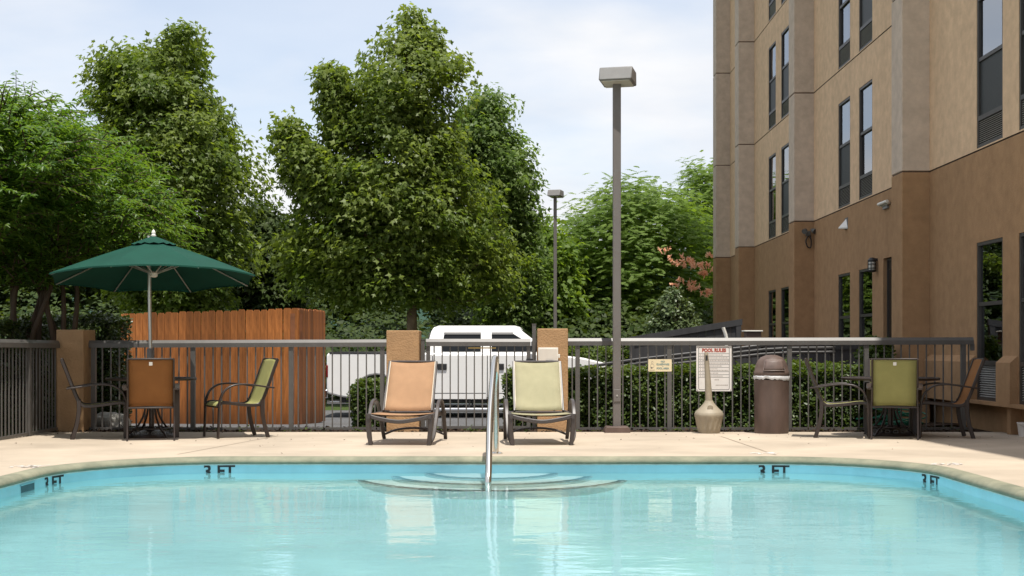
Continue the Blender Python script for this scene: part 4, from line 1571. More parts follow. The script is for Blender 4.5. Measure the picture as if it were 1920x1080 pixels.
# ================================================================== FURNITURE
def chair_parts(sm, name, label, group):
    t = thing(name, label, 'chair', (0, 0, 0), 0, group)
    hw = 0.255
    prof_side = [(0.47, 1.0)]
    back = [(0, 0.455, 0.945), (0, 0.40, 0.80), (0, 0.335, 0.62), (0, 0.275, 0.47), (0, 0.235, 0.412), (0, 0.17, 0.392), (0, 0.02, 0.402), (0, -0.16, 0.425), (0, -0.235, 0.425), (0, -0.275, 0.405), (0, -0.285, 0.385)]
    path = smooth_path(back, 4)
    for sx in (-1, 1):
        b = MB()
        b.tube([(sx * hw, p.y, p.z) for p in path], 1.0, side=(1, 0, 0), prof=rect(0.011, 0.019, 0.5))
        b.build('side_rail', MT['bronze'], t)
        b = MB()
        lg = smooth_path([(sx * (hw + .004), 0.262, 0.46), (sx * (hw + .006), 0.262, 0.33), (sx * (hw + .006), 0.285, 0.17), (sx * (hw + .006), 0.335, 0.0)], 4)
        b.tube(lg, 1.0, side=(1, 0, 0), prof=rect(0.010, 0.024, 0.5))
        b.build('leg', MT['bronze'], t)
        b = MB()
        ax = hw + .036
        arm = smooth_path([(sx * (hw + .022), 0.395, 0.600), (sx * ax, 0.30, 0.612), (sx * ax, 0.12, 0.640), (sx * ax, -0.03, 0.645), (sx * ax, -0.14, 0.622), (sx * ax, -0.225, 0.555), (sx * ax, -0.268, 0.455), (sx * ax, -0.276, 0.40)], 4)
        b.tube(arm, 1.0, side=(1, 0, 0), prof=rect(0.029, 0.010, 0.5))
        b.build('arm', MT['bronze'], t)
        b = MB()
        b.tube([(sx * ax, -0.276, 0.40), (sx * ax, -0.282, 0.2), (sx * ax, -0.292, 0.0)], 1.0, side=(1, 0, 0), prof=rect(0.029, 0.010, 0.5))
        b.build('leg', MT['bronze'], t)
    # the sling, seat and back in one sheet with a little thickness
    b = MB()
    nn = len(path)
    v, f = [], []
    xs_ = [-hw + .008, -hw * .5, 0, hw * .5, hw - .008]
    for i, p in enumerate(path):
        tg = (path[min(i + 1, nn - 1)] - path[max(i - 1, 0)]).normalized()
        nr = Vector((0, -tg.z, tg.y))
        for x in xs_:
            sag = -0.008 * (1 - (x / hw) ** 2)
            q = p + nr * sag
            v.append((x, q.y, q.z))
    for i in range(nn - 1):
        for k in range(4):
            f.append((i * 5 + k, i * 5 + k + 1, i * 5 + 6 + k, i * 5 + 5 + k))
    b.add(v, f)
    sl = b.build('sling', sm, t)
    so_ = sl.modifiers.new('thick', 'SOLIDIFY'); so_.thickness = 0.004
    b = MB(); b.bb(-hw, hw, 0.443, 0.463, 0.938, 0.956); b.build('top_bar', MT['bronze'], t, bevel=0.004)
    b = MB(); b.bb(-hw, hw, 0.262, 0.284, 0.372, 0.392); b.build('back_bar', MT['bronze'], t, bevel=0.004)
    b = MB(); b.bb(-hw, hw, -0.27, -0.25, 0.365, 0.385); b.build('front_bar', MT['bronze'], t, bevel=0.004)
    b = MB(); b.add([(-.019, 0.4585, 0.912), (.019, 0.4585, 0.912), (.019, 0.447, 0.872), (-.019, 0.447, 0.872)], [(0, 1, 2, 3)]); lb = b.build('care_tag', MT['tag'], t, smooth=False); lb.location = (0, 0.008, 0)
    return t


def place(t, px=None, x=None, y=None, f=(0, -1), sc=1.0, roll=0.0):
    t.location = (x, y, deck_z(y))
    t.rotation_euler = (0, 0, math.atan2(f[0], -f[1]))
    t.scale = (sc, sc, sc)


GC = 'sling armchairs round the pool tables'
c0 = chair_parts(MT['green_chair'], 'patio_chair', 'pale green sling armchair turned sideways right of the parasol table', GC)
c1 = chair_parts(MT['orange_chair'], 'patio_chair', 'rust orange sling armchair with its back to the pool, under the parasol', GC)
place(c0, x=-3.43, y=16.15, f=(-.875, -.485))
place(c1, x=WX(283.5, 15.62), y=15.62, f=(-.255, .967))
c2 = copy_tree(c0); tag(c2, 'green sling armchair seen edge-on before the left corner pillar', None); place(c2, x=-4.97, y=15.93, f=(.95, .31))
c3 = copy_tree(c0); tag(c3, 'dark-framed armchair seen edge-on between the trash can and the right table', None); place(c3, x=3.95, y=16.15, f=(.972, -.236))
c4 = copy_tree(c0); tag(c4, 'green sling armchair with its back to the pool at the right table', None); place(c4, x=WX(1677, 15.87), y=15.87, f=(.262, .965))
c5 = copy_tree(c0); tag(c5, 'pale green armchair facing the pool, mostly hidden on the far side of the right table', None); place(c5, x=WX(1664, 17.1), y=16.97, f=(-.25, -.968))
c6 = copy_tree(c1); tag(c6, 'rust orange armchair turned sideways beside the hotel wall', None); place(c6, x=5.10, y=16.10, f=(-.985, .12))


def patio_table(label, x, y, dia):
    t = thing('patio_table', label, 'table', (x, y, deck_z(y)), 0, 'round dark metal patio tables')
    r = dia / 2
    b = MB(); b.lathe([(0.028, 0.705), (r - .02, 0.705), (r - .02, 0.714), (0.028, 0.714), (0.028, 0.705)], 40); b.build('table_top', MT['bronze'], t)
    b = MB(); b.lathe([(r - .03, 0.693), (r - .004, 0.690), (r, 0.700), (r, 0.716), (r - .006, 0.722), (r - .03, 0.718), (r - .03, 0.693)], 48); b.build('rim', MT['bronze'], t)
    b = MB()
    for k in range(14):
        a = 2 * PI * k / 14
        b.tube([(math.cos(a) * .07, math.sin(a) * .07, 0.716), (math.cos(a) * (r - .04), math.sin(a) * (r - .04), 0.716)], 0.006, 6)
    for rr in (0.10, r * .45, r * .72):
        b.lathe([(rr - .008, 0.714), (rr, 0.720), (rr + .008, 0.714)], 32)
    b.build('lattice', MT['bronze'], t)['kind'] = 'stuff'
    for k in range(4):
        a = PI / 4 + k * PI / 2
        ca, sa = math.cos(a), math.sin(a)
        pr_ = [(0.30, 0.695), (0.16, 0.60), (0.09, 0.45), (0.10, 0.28), (0.20, 0.12), (0.31, 0.05), (0.36, 0.0)]
        b = MB(); b.tube(smooth_path([(ca * q, sa * q, z) for q, z in pr_], 4), 0.013, 8); b.build('leg', MT['bronze'], t)
    for rr, z in ((0.10, 0.44), (0.22, 0.11)):
        b = MB()
        b.tube([(rr * math.cos(2 * PI * k / 24), rr * math.sin(2 * PI * k / 24), z) for k in range(24)], 0.008, 6, closed=True)
        b.build('brace_ring', MT['bronze'], t)
    return t


TLX, TLY = WX(284, 16.15), 16.15
TRX, TRY = WX(1669, 16.55), 16.55
patio_table('round dark metal patio table under the green parasol', TLX, TLY, 1.07)
patio_table('round dark metal patio table without parasol near the hotel wall', TRX, TRY, 1.19)


def umbrella_stand(label, x, y, tube_h):
    t = thing('umbrella_stand', label, 'umbrella stand', (x, y, deck_z(y)), 0, 'cast umbrella stands under the tables')
    b = MB(); b.lathe([(0.285, 0.0), (0.29, 0.012), (0.275, 0.035), (0.20, 0.06), (0.10, 0.085), (0.05, 0.11), (0.04, 0.13)], 36, rib=lambda k, z: 0.012 if k % 2 else 0); b.build('base', MT['bronze'], t)
    b = MB()
    for k in range(16):
        a = 2 * PI * k / 16
        b.tube([(0.245 * math.cos(a) + 0.03 * math.cos(q * PI / 4) * -math.sin(a), 0.245 * math.sin(a) + 0.03 * math.cos(q * PI / 4) * math.cos(a), 0.062 + 0.02 * math.sin(q * PI / 4)) for q in range(8)], 0.006, 5, closed=True)
    b.build('scroll_work', MT['floodlight'], t)['kind'] = 'stuff'
    b = MB(); b.tube([(0, 0, 0.10), (0, 0, tube_h)], 0.030, 12); b.build('tube', MT['bronze'], t)
    b = MB(); b.tube([(0.03, 0, 0.35), (0.07, 0, 0.35)], 0.010, 8); b.tube([(0.07, -.03, 0.35), (0.07, .03, 0.35)], 0.008, 6); b.build('clamp_knob', MT['bronze'], t)
    return t


umbrella_stand('cast umbrella stand holding the parasol pole under the left table', TLX, TLY, 0.66)
umbrella_stand('empty cast umbrella stand under the right table', TRX, TRY, 0.62)

# parasol
um = thing('parasol', 'dark green eight-sided parasol with pale pole over the left patio table', 'parasol', (TLX, TLY, deck_z(TLY)))
um.rotation_euler = (0, R(-0.75), 0)
H0 = deck_z(TLY)
b = MB(); b.tube([(0, 0, 0.145), (0, 0, 2.44)], 0.021, 14); b.build('pole', MT['alu'], um)
b = MB(); b.tube([(0, 0, 0.725), (0, 0, 1.06), (0, 0, 1.075)], [0.043, 0.043, 0.032], 14); b.build('sleeve', MT['lamp_grey'], um)
tilt = bpy.data.objects.new('canopy_head', None)
COL.objects.link(tilt); tilt.parent = um
tilt.location = (0.055, 0, 1.985); tilt.rotation_euler = (R(-4.2), R(-1.3), R(-6.5))
RC = 1.265
RIMZ, TOPZ = -0.075, 0.405
corners = [(RC * math.sin(2 * PI * k / 8), -RC * math.cos(2 * PI * k / 8)) for k in range(8)]
b = MB()
v, f = [], []
NRAD, NAZ = 10, 8
rings = []
for i in range(NRAD + 1):
    t_ = 0.10 + 0.90 * i / NRAD
    ring = []
    for k in range(8):
        for j in range(NAZ):
            u = j / NAZ
            p, q = corners[k], corners[(k + 1) % 8]
            x, y = (p[0] + (q[0] - p[0]) * u) * t_, (p[1] + (q[1] - p[1]) * u) * t_
            bow = 4 * u * (1 - u)
            z = TOPZ + (RIMZ - TOPZ) * (t_ ** 1.12)
            z -= 0.030 * bow * t_ * (1 - t_) * 2
            if i == NRAD:
                z += 0.022 * bow
                x *= 1 - 0.012 * bow; y *= 1 - 0.012 * bow
            else:
                z += 0.022 * bow * (t_ ** 4)
            ring.append((x, y, z))
    rings.append(ring)
hem = [(x, y, z - 0.018) for x, y, z in rings[-1]]
rings.append(hem)
nn = 8 * NAZ
v = [p for rg in rings for p in rg]
for i in range(len(rings) - 1):
    for k in range(nn):
        f.append((i * nn + k, i * nn + (k + 1) % nn, (i + 1) * nn + (k + 1) % nn, (i + 1) * nn + k))
b.add(v, f)
b.build('canopy', MT['canopy'], tilt, ang=4)
b = MB()
v, f = [], []
rings = []
for i in range(6):
    t_ = 0.02 + 0.205 * i / 5
    ring = []
    for k in range(8):
        for j in range(NAZ):
            u = j / NAZ
            p, q = corners[k], corners[(k + 1) % 8]
            bow = 4 * u * (1 - u)
            z = TOPZ + 0.052 - 0.118 * (t_ / 0.225) ** 1.05
            if i == 5:
                z -= 0.014 * math.sin(u * 2 * PI) ** 2
            ring.append(((p[0] + (q[0] - p[0]) * u) * t_, (p[1] + (q[1] - p[1]) * u) * t_, z))
    rings.append(ring)
v = [p for rg in rings for p in rg]
for i in range(len(rings) - 1):
    for k in range(nn):
        f.append((i * nn + k, i * nn + (k + 1) % nn, (i + 1) * nn + (k + 1) % nn, (i + 1) * nn + k))
b.add(v, f)
vt = b.build('vent_cap', MT['canopy'], tilt, ang=4)
b = MB(); b.lathe([(0.030, TOPZ + .040), (0.034, TOPZ + .055), (0.020, TOPZ + .068), (0.026, TOPZ + .088), (0.018, TOPZ + .112), (0.0, TOPZ + .132)], 14); b.build('finial', MT['white_plastic'], tilt)
for k in range(8):
    p = corners[k]
    b = MB()
    b.tube([(p[0] * .03, p[1] * .03, TOPZ - 0.012), (p[0] * .5, p[1] * .5, TOPZ + (RIMZ - TOPZ) * .5 ** 1.12 - 0.018), (p[0] * .985, p[1] * .985, RIMZ - 0.012)], 0.008, 6)
    b.build('rib', MT['alu'], tilt)
    b = MB()
    b.tube([(p[0] * .025, p[1] * .025, -0.005), (p[0] * .42, p[1] * .42, TOPZ + (RIMZ - TOPZ) * .42 ** 1.12 - 0.03)], 0.009, 6)
    b.build('strut', MT['alu'], tilt)
b = MB(); b.lathe([(0.024, -0.05), (0.042, -0.04), (0.046, 0.0), (0.03, 0.02)], 14); b.build('hub', MT['white_plastic'], tilt)

# loungers
def lounger(sm, label):
    t = thing('sun_lounger', label, 'sun lounger', (0, 0, 0), 0, 'sun loungers facing the pool')
    hw = 0.335          # frame rails; foot end at local y = 0, head towards +y
    zs = 0.31
    for sx in (-1, 1):
        b = MB(); b.tube(smooth_path([(sx * hw, -0.02, zs + .005), (sx * hw, 0.4, zs), (sx * hw, 0.75, zs), (sx * hw, 1.28, zs - .01)], 4), 1.0, side=(1, 0, 0), prof=rect(0.018, 0.026, 0.4)); b.build('side_rail', MT['lounger_frame'], t)
        b = MB(); b.tube([(sx * (hw + .006), 0.02, zs + .03), (sx * (hw + .004), 0.025, 0.18), (sx * (hw - .018), 0.03, 0.0)], [1.0, 0.93, 0.72], side=(1, 0, 0), prof=rect(0.029, 0.030, 0.4)); b.build('leg', MT['lounger_frame'], t)
        b = MB()
        ax = hw + .034
        loop = smooth_path([(sx * (ax - .05), 0.085, 0.012), (sx * (ax - .012), 0.13, 0.10), (sx * ax, 0.24, 0.27), (sx * (ax + .004), 0.37, 0.415), (sx * (ax + .004), 0.52, 0.468), (sx * (ax + .004), 0.70, 0.455), (sx * ax, 0.86, 0.36), (sx * (ax - .002), 1.02, 0.16), (sx * (ax - .008), 1.15, 0.0)], 5)
        b.tube(loop, 1.0, side=(1, 0, 0), prof=rect(0.021, 0.013, 0.5)); b.build('arm', MT['lounger_frame'], t)
        # back frame rails, folded up
        b = MB(); b.tube(smooth_path([(sx * .275, 0.60, zs + .035), (sx * .275, 0.78, zs + .25), (sx * .272, 1.02, zs + .585)], 4), 1.0, side=(1, 0, 0), prof=rect(0.012, 0.018, 0.4)); b.build('back_rail', MT['lounger_frame'], t)
        b = MB(); b.tube([(sx * .262, 0.62, zs + .065), (sx * .259, 1.005, zs + .592)], 0.0055, 6); b.build('piping', MT['piping'], t)
        b = MB(); b.tube([(sx * .2, 0.98, zs + .02), (sx * .2, 0.86, zs + .33)], 0.010, 6); b.build('back_prop', MT['lounger_frame'], t)
    # bowed front bar
    b = MB(); b.tube(smooth_path([(-hw, 0.02, zs + .008), (-.22, 0.0, zs - .022), (0, -0.015, zs - .052), (.22, 0.0, zs - .022), (hw, 0.02, zs + .008)], 5), 1.0, side=(0, 1, 0), prof=rect(0.018, 0.022, 0.4)); b.build('front_bar', MT['lounger_frame'], t)
    b = MB(); b.tube(smooth_path([(-hw - .03, 1.13, 0.045), (-.2, 1.11, 0.105), (0, 1.10, 0.125), (.2, 1.11, 0.105), (hw + .03, 1.13, 0.045)], 5), 0.013, 8); b.build('stretcher', MT['lounger_frame'], t)
    b = MB(); b.tube([(-.262, 1.022, zs + .588), (.262, 1.022, zs + .588)], 0.013, 8); b.build('head_bar', MT['lounger_frame'], t)
    for y_ in (0.55, 1.26):
        b = MB(); b.tube([(-hw, y_, zs - .01), (hw, y_, zs - .01)], 0.014, 8); b.build('cross_bar', MT['lounger_frame'], t)
    # seat sling sagging between the rails
    b = MB()
    v, f = [], []
    xs_ = [-.315, -.2, -.1, 0, .1, .2, .315]
    for i in range(9):
        y_ = 0.02 + 0.60 * i / 8
        for x in xs_:
            sag = 0.020 * (1 - (x / .315) ** 2)
            v.append((x, y_, zs + .034 - .014 * i / 8 - sag * (1 if 0 < i < 8 else .8)))
    for i in range(8):
        for k in range(6):
            f.append((i * 7 + k, i * 7 + k + 1, i * 7 + 8 + k, i * 7 + 7 + k))
    b.add(v, f)
    o = b.build('seat_sling', sm, t); so_ = o.modifiers.new('thick', 'SOLIDIFY'); so_.thickness = 0.005
    b = MB()
    v, f = [], []
    for i in range(11):
        s = i / 10
        y_, z_ = 0.605 + 0.41 * s, zs + .045 + 0.545 * s
        hw_ = .268 - .004 * s
        for k in range(7):
            x = hw_ * (k - 3) / 3
            sag = 0.014 * (1 - (x / .27) ** 2) + (0.004 * math.sin(s * 9) if 0 < k < 6 else 0)
            v.append((x, y_ + sag * .8, z_ - sag * .6))
    for i in range(10):
        for k in range(6):
            f.append((i * 7 + k, i * 7 + k + 1, i * 7 + 8 + k, i * 7 + 7 + k))
    b.add(v, f)
    o = b.build('back_sling', sm, t); so_ = o.modifiers.new('thick', 'SOLIDIFY'); so_.thickness = 0.005
    return t


lo1 = lounger(MT['orange'], 'sun lounger with orange sling and dark frame, left of the pool handrail')
lo1.location = (-1.283, 14.42, deck_z(14.42)); lo1.rotation_euler = (0, 0, R(-4.0))
lo2 = lounger(MT['green'], 'sun lounger with pale green sling and dark frame, right of the pool handrail')
lo2.location = (0.262, 14.42, deck_z(14.42)); lo2.rotation_euler = (0, 0, R(2.4))

# pool handrail
hr = thing('pool_handrail', 'polished steel handrail curving from the deck down into the pool at the steps', 'handrail', (0, 0, 0))
hy = 13.05
zd = deck_z(hy)
xr = WX(930, hy)
xf = WX(916, 11.62)
pth = smooth_path([(xr, hy, zd), (xr, hy, 0.5), (xr, hy, 0.86), (xr + .0, hy - .05, 0.99), (xr - .003, hy - .17, 1.065), (xr - .008, hy - .32, 1.05), (xr - .018, hy - .50, 0.92), (xr - .04, hy - .90, 0.55), (xf, 11.72, 0.13), (xf - .003, 11.60, -0.03), (xf - .003, 11.56, -0.25), (xf - .003, 11.56, -0.60)], 8)
b = MB(); b.tube(pth, 0.0295, 18); b.build('rail', MT['steel'], hr, ang=80)
b = MB(); b.lathe([(0.065, 0.002), (0.066, 0.008), (0.045, 0.018), (0.028, 0.022)], 24, (xr, hy, zd)); b.build('flange', MT['steel'], hr)

# trash can
tcn_ = thing('trash_can', 'brown domed plastic trash can with a white liner edge by the fence', 'trash can', (WX(1446.5, 17.12), 17.12, deck_z(17.12)))
b = MB(); b.lathe([(0.212, 0.0), (0.217, 0.01), (0.219, 0.35), (0.222, 0.68), (0.224, 0.69), (0.21, 0.69)], 48, rib=lambda k, z: 0.004 * math.sin(k * PI / 2) if 0.005 < z < 0.6 else 0); b.build('barrel', MT['can'], tcn_, ang=50)
b = MB(); b.lathe([(0.222, 0.735), (0.226, 0.74), (0.226, 0.79), (0.216, 0.80), (0.205, 0.86), (0.18, 0.925), (0.135, 0.975), (0.07, 1.0), (0.0, 1.006)], 48); b.build('dome', MT['can'], tcn_, ang=50)
b = MB()
v, f = [], []
for i in range(7):
    z = 0.812 + 0.125 * i / 6
    rr = np.interp(z, [0.80, 0.86, 0.925, 0.975], [0.216, 0.205, 0.18, 0.135]) + 0.006
    wdt = 0.135 - 0.022 * i / 6
    for k in range(9):
        a = (k - 4) / 4 * wdt / rr
        v.append((rr * math.sin(a), -rr * math.cos(a), z))
for i in range(6):
    for k in range(8):
        f.append((i * 9 + k, i * 9 + k + 1, i * 9 + 10 + k, i * 9 + 9 + k))
b.add(v, f)
fl = b.build('flap', M('can_flap', (0.135, 0.095, 0.082), 0.5, 0.25, 6), tcn_); so_ = fl.modifiers.new('thick', 'SOLIDIFY'); so_.thickness = 0.012; so_.offset = 1
b = MB()
ed = []
for (zz, ext) in ((0.808, .143), (0.941, .118)):
    rr = np.interp(zz, [0.80, 0.86, 0.925, 0.975], [0.216, 0.205, 0.18, 0.135]) + 0.016
    ed.append([(rr * math.sin(a), -rr * math.cos(a), zz) for a in [(k - 6) / 6 * ext / rr for k in range(13)]])
b.tube(ed[0] + list(reversed(ed[1])), 0.005, 6, closed=True)
b.build('flap_frame', M('can_edge', (0.24, 0.19, 0.17), 0.5, 0.2, 6), tcn_)
b = MB()
rb = random.Random(4)
jz = [rb.uniform(-.012, .012) for _ in range(48)]
v, f = [], []
for i, (rr, z) in enumerate(((0.226, 0.690), (0.231, 0.705), (0.232, 0.725), (0.227, 0.737), (0.215, 0.738))):
    for k in range(48):
        a = 2 * PI * k / 48
        q = rr + 0.003 * math.sin(k * 2.3 + i)
        v.append((q * math.cos(a), q * math.sin(a), z + (jz[k] + 0.010 * math.sin(a * 2)) * (1 if i < 3 else .2)))
for i in range(4):
    for k in range(48):
        f.append((i * 48 + k, i * 48 + (k + 1) % 48, (i + 1) * 48 + (k + 1) % 48, (i + 1) * 48 + k))
b.add(v, f)
b.build('liner', MT['bag'], tcn_)

# ash receptacle
ash = thing('ash_receptacle', 'beige long-necked cigarette receptacle with a ribbed bowl before the rules sign', 'ash bin', (WX(1329.2, 17.12), 17.12, deck_z(17.12)))
b = MB(); b.lathe([(0.132, 0.0), (0.138, 0.008), (0.150, 0.07), (0.152, 0.075), (0.172, 0.185), (0.178, 0.20), (0.186, 0.225), (0.186, 0.25), (0.178, 0.262)], 60, rib=lambda k, z: (0.02 if (k // 2) % 2 else -0.02) if 0.072 < z < 0.19 else 0); b.build('bowl', MT['ash'], ash, ang=50)
b = MB()
pr = [(0.180, 0.262), (0.165, 0.285), (0.12, 0.325), (0.080, 0.37), (0.058, 0.40), (0.050, 0.42)]
b.lathe(pr, 40)
b.build('shoulder', MT['ash'], ash, ang=60)
b = MB(); b.tube([(0, 0, 0.40), (-0.004, 0, 0.5), (-0.017, 0, 0.75), (-0.030, 0, 0.95), (-0.034, 0, 1.02), (-0.035, 0, 1.04)], [0.047, 0.045, 0.036, 0.029, 0.027, 0.020], 20); nk = b.build('neck', MT['ash'], ash, ang=60)
b = MB(); b.bb(-0.046, -0.019, -0.0305, -0.022, 0.93, 1.0); b.build('slot', MT['truck_dark'], nk, bevel=0.003)
b = MB()
v = [(0.036 * math.cos(2 * PI * k / 20), -0.132 - 0.003, 0.335 + 0.028 * math.sin(2 * PI * k / 20)) for k in range(20)]
v2 = [(x * .9, y + .05, z) for x, y, z in v]
b.add(v + v2, [tuple(range(20))] + [(k, (k + 1) % 20, 20 + (k + 1) % 20, 20 + k) for k in range(20)])
o = b.build('emblem', MT['ash'], ash); o.rotation_euler = (0, 0, 0)

# green garden hose heaped on the mulch by the hotel wall
hp = []
hrn = random.Random(21)
for k in range(230):
    a = k * 0.33
    rr = 0.20 + 0.09 * math.sin(k * 0.071) + 0.05 * math.sin(k * 0.193 + 1)
    cx_ = 5.16 + 0.10 * math.sin(k * 0.043)
    cy_ = 18.35 + 0.06 * math.cos(k * 0.061)
    hp.append((cx_ + rr * 1.25 * math.cos(a), cy_ + rr * 0.5 * math.sin(a), 0.09 + 0.022 + 0.24 * (0.5 + 0.5 * math.sin(k * 0.117 + a * 0.21)) * (0.4 + 0.6 * (0.5 + 0.5 * math.sin(a * .5)))))
o = MB().tube(hp, 0.011, 6).build('garden_hose', MT['hose'])
tag(o, 'green garden hose heaped on the mulch behind the right end of the fence', 'hose')
o = MB().tube(smooth_path([(5.0, 18.3, 0.1), (4.85, 18.25, 0.25), (4.72, 18.2, 0.32), (4.72, 18.2, 0.12)], 6), 0.011, 6)
bk = thing('bucket', 'small white bucket on the deck against the hotel base wall', 'bucket', (6.19, 16.30, deck_z(16.3)))
b = MB(); b.lathe([(0.06, 0.0), (0.062, 0.004), (0.082, 0.155), (0.087, 0.16), (0.087, 0.172), (0.078, 0.172), (0.058, 0.012), (0.0, 0.012)], 24); b.build('body', MT['sign_white'], bk)
b = MB(); b.tube(smooth_path([(-0.086, 0, 0.16), (-0.05, -0.07, 0.13), (0, -0.095, 0.115), (0.05, -0.07, 0.13), (0.086, 0, 0.16)], 5), 0.003, 6); b.build('handle', MT['alu'], bk)
# pale boulder behind the left fence
me = bpy.data.meshes.new('boulder')
bm = bmesh.new(); bmesh.ops.create_icosphere(bm, subdivisions=3, radius=1)
for v in bm.verts:
    d = 1 + 0.25 * noise.noise(v.co * 1.6 + Vector((3, 1, 2))) + 0.08 * noise.noise(v.co * 5)
    v.co = Vector((v.co.x * 0.26 * d, v.co.y * 0.2 * d, max(-.2, v.co.z) * 0.20 * d))
bm.to_mesh(me); bm.free(); me.materials.append(MT['stone'])
o = link('boulder', me, None, (WX(207, 18.6), 18.6, 0.10))
tag(o, 'pale grey boulder on the ground behind the left pool fence', 'boulder')

# ================================================================== VEGETATION
def unit(a):
    return a / np.maximum(np.linalg.norm(a, axis=1, keepdims=True), 1e-9)


# templates in (right, along, normal) and faces
T_DIAMOND = (np.array([(0, 0, 0), (-.34, .45, .07), (0, 1, -.12), (.34, .45, .07)], float), [(0, 3, 2, 1)])
T_LONG = (np.array([(0, 0, 0), (-.17, .40, .05), (0, 1, -.20), (.17, .40, .05)], float), [(0, 3, 2), (0, 2, 1)])
T_LOBED = (np.array([(0, 0, 0), (-.50, .42, -.05), (-.17, .52, .05), (0, 1.0, -.12), (.17, .52, .05), (.50, .42, -.05)], float), [(0, 2, 1), (0, 4, 3, 2), (0, 5, 4)])
T_OVAL = (np.array([(0, 0, 0), (-.26, .35, .06), (-.18, .8, .0), (.18, .8, .0), (.26, .35, .06)], float), [(0, 4, 3), (0, 3, 2), (0, 2, 1)])
T_FRINGE = (np.array([(-.20, 0, 0), (.20, 0, 0), (.16, 1, -.1), (-.16, 1, -.1)], float), [(0, 1, 2, 3)])


def leaf_mesh(name, m, C, Nn, Dd, size, tone, T=T_DIAMOND):
    tv, tf = T
    n, k = len(C), len(tv)
    Nn = unit(Nn)
    Dd = unit(Dd - Nn * np.sum(Dd * Nn, axis=1, keepdims=True))
    Rr = np.cross(Dd, Nn)
    V = (C[:, None, :] + size[:, None, None] * (Rr[:, None, :] * tv[None, :, 0:1] + Dd[:, None, :] * tv[None, :, 1:2] + Nn[:, None, :] * tv[None, :, 2:3])).reshape(-1, 3)
    loops, starts = [], []
    s = 0
    for f in tf:
        starts.append(s)
        s += len(f)
        loops += list(f)
    lp = (np.array(loops)[None, :] + (np.arange(n) * k)[:, None]).reshape(-1)
    st = (np.array(starts)[None, :] + (np.arange(n) * s)[:, None]).reshape(-1)
    me = bpy.data.meshes.new(name)
    me.vertices.add(len(V))
    me.vertices.foreach_set('co', V.astype(np.float32).reshape(-1))
    me.loops.add(len(lp))
    me.loops.foreach_set('vertex_index', lp.astype(np.int32))
    me.polygons.add(len(st))
    me.polygons.foreach_set('loop_start', st.astype(np.int32))
    me.update(calc_edges=True)
    a = me.attributes.new('tone', 'FLOAT', 'POINT')
    a.data.foreach_set('value', np.repeat(tone, k).astype(np.float32))
    me.materials.append(m)
    return me


def nz(p, f=1.0, seed=0.0):
    return noise.noise(Vector((p[0] * f + seed, p[1] * f - seed * 1.7, p[2] * f + seed * 0.6)))


def crown_points(rows, D, n, g, lump=0.22, seed=0.0, inner=0.42, squash=1.0, under=0.62, inset=0.0):
    """clump centres filling a crown given by measured rows (py, left px, right px) at distance D"""
    rows = sorted(rows)
    pys = np.array([r[0] for r in rows], float)
    xl = np.array([r[1] for r in rows], float)
    xr_ = np.array([r[2] for r in rows], float)
    w_ = np.maximum(xr_ - xl, 8)
    fine = np.linspace(pys[0], pys[-1], 200)
    wf = np.interp(fine, pys, w_)
    cdf = np.cumsum(wf ** 1.35)
    cdf /= cdf[-1]
    out = []
    cen = []
    for _ in range(n):
        py = np.interp(g.random(), cdf, fine)
        l, r_ = np.interp(py, pys, xl), np.interp(py, pys, xr_)
        c = W((l + r_) / 2, py, D)
        Rr = max(0.12, (r_ - l) / 2 * D / FPX - inset)
        a = g.random() * 2 * PI
        q = g.random() ** inner
        lm = 1 + lump * (nz((math.cos(a) * 1.7, math.sin(a) * 1.7, c.z * 0.75), 1.0, seed) * 1.5 + nz((math.cos(a) * 3.4, math.sin(a) * 3.4, c.z * 1.7), 1.0, seed + 9) * 0.9)
        rr = Rr * q * min(1.16, lm)
        tt = (py - pys[0]) / (pys[-1] - pys[0])
        out.append((c.x + rr * math.cos(a), c.y + rr * math.sin(a) * squash * (1.12 - under * tt ** 1.3), c.z))
        cen.append((c.x, c.y, c.z - 0.3 * Rr))
    return np.array(out), np.array(cen)


def clump_leaves(P, cen, per, rad, g, size, upw=0.7, outw=0.6, rndw=0.7, flat=0.75, tone_lo=0.0, tone_hi=1.0, droop=0.25):
    n = len(P)
    N_ = n * per
    base = np.repeat(P, per, axis=0)
    cc = np.repeat(cen, per, axis=0)
    off = g.normal(size=(N_, 3))
    off = unit(off) * (g.random((N_, 1)) ** 0.45)
    rr = np.repeat(rad * (0.65 + 0.7 * g.random(n)), per)[:, None]
    off = off * rr
    off[:, 2] *= flat
    C = base + off
    outd = unit(C - cc)
    Nn = np.array([[0, 0, 1.0]]) * upw + outd * outw + g.normal(size=(N_, 3)) * rndw * 0.6
    Dd = outd + unit(off) * 0.7 + g.normal(size=(N_, 3)) * 0.6 - np.array([[0, 0, droop]])
    sz = size * (0.6 + 0.8 * g.random(N_))
    tone = np.clip(np.repeat(g.random(n) * 0.5, per) + g.random(N_) * 0.5, 0, 1)
    return C, Nn, Dd, sz, tone_lo + tone * (tone_hi - tone_lo)


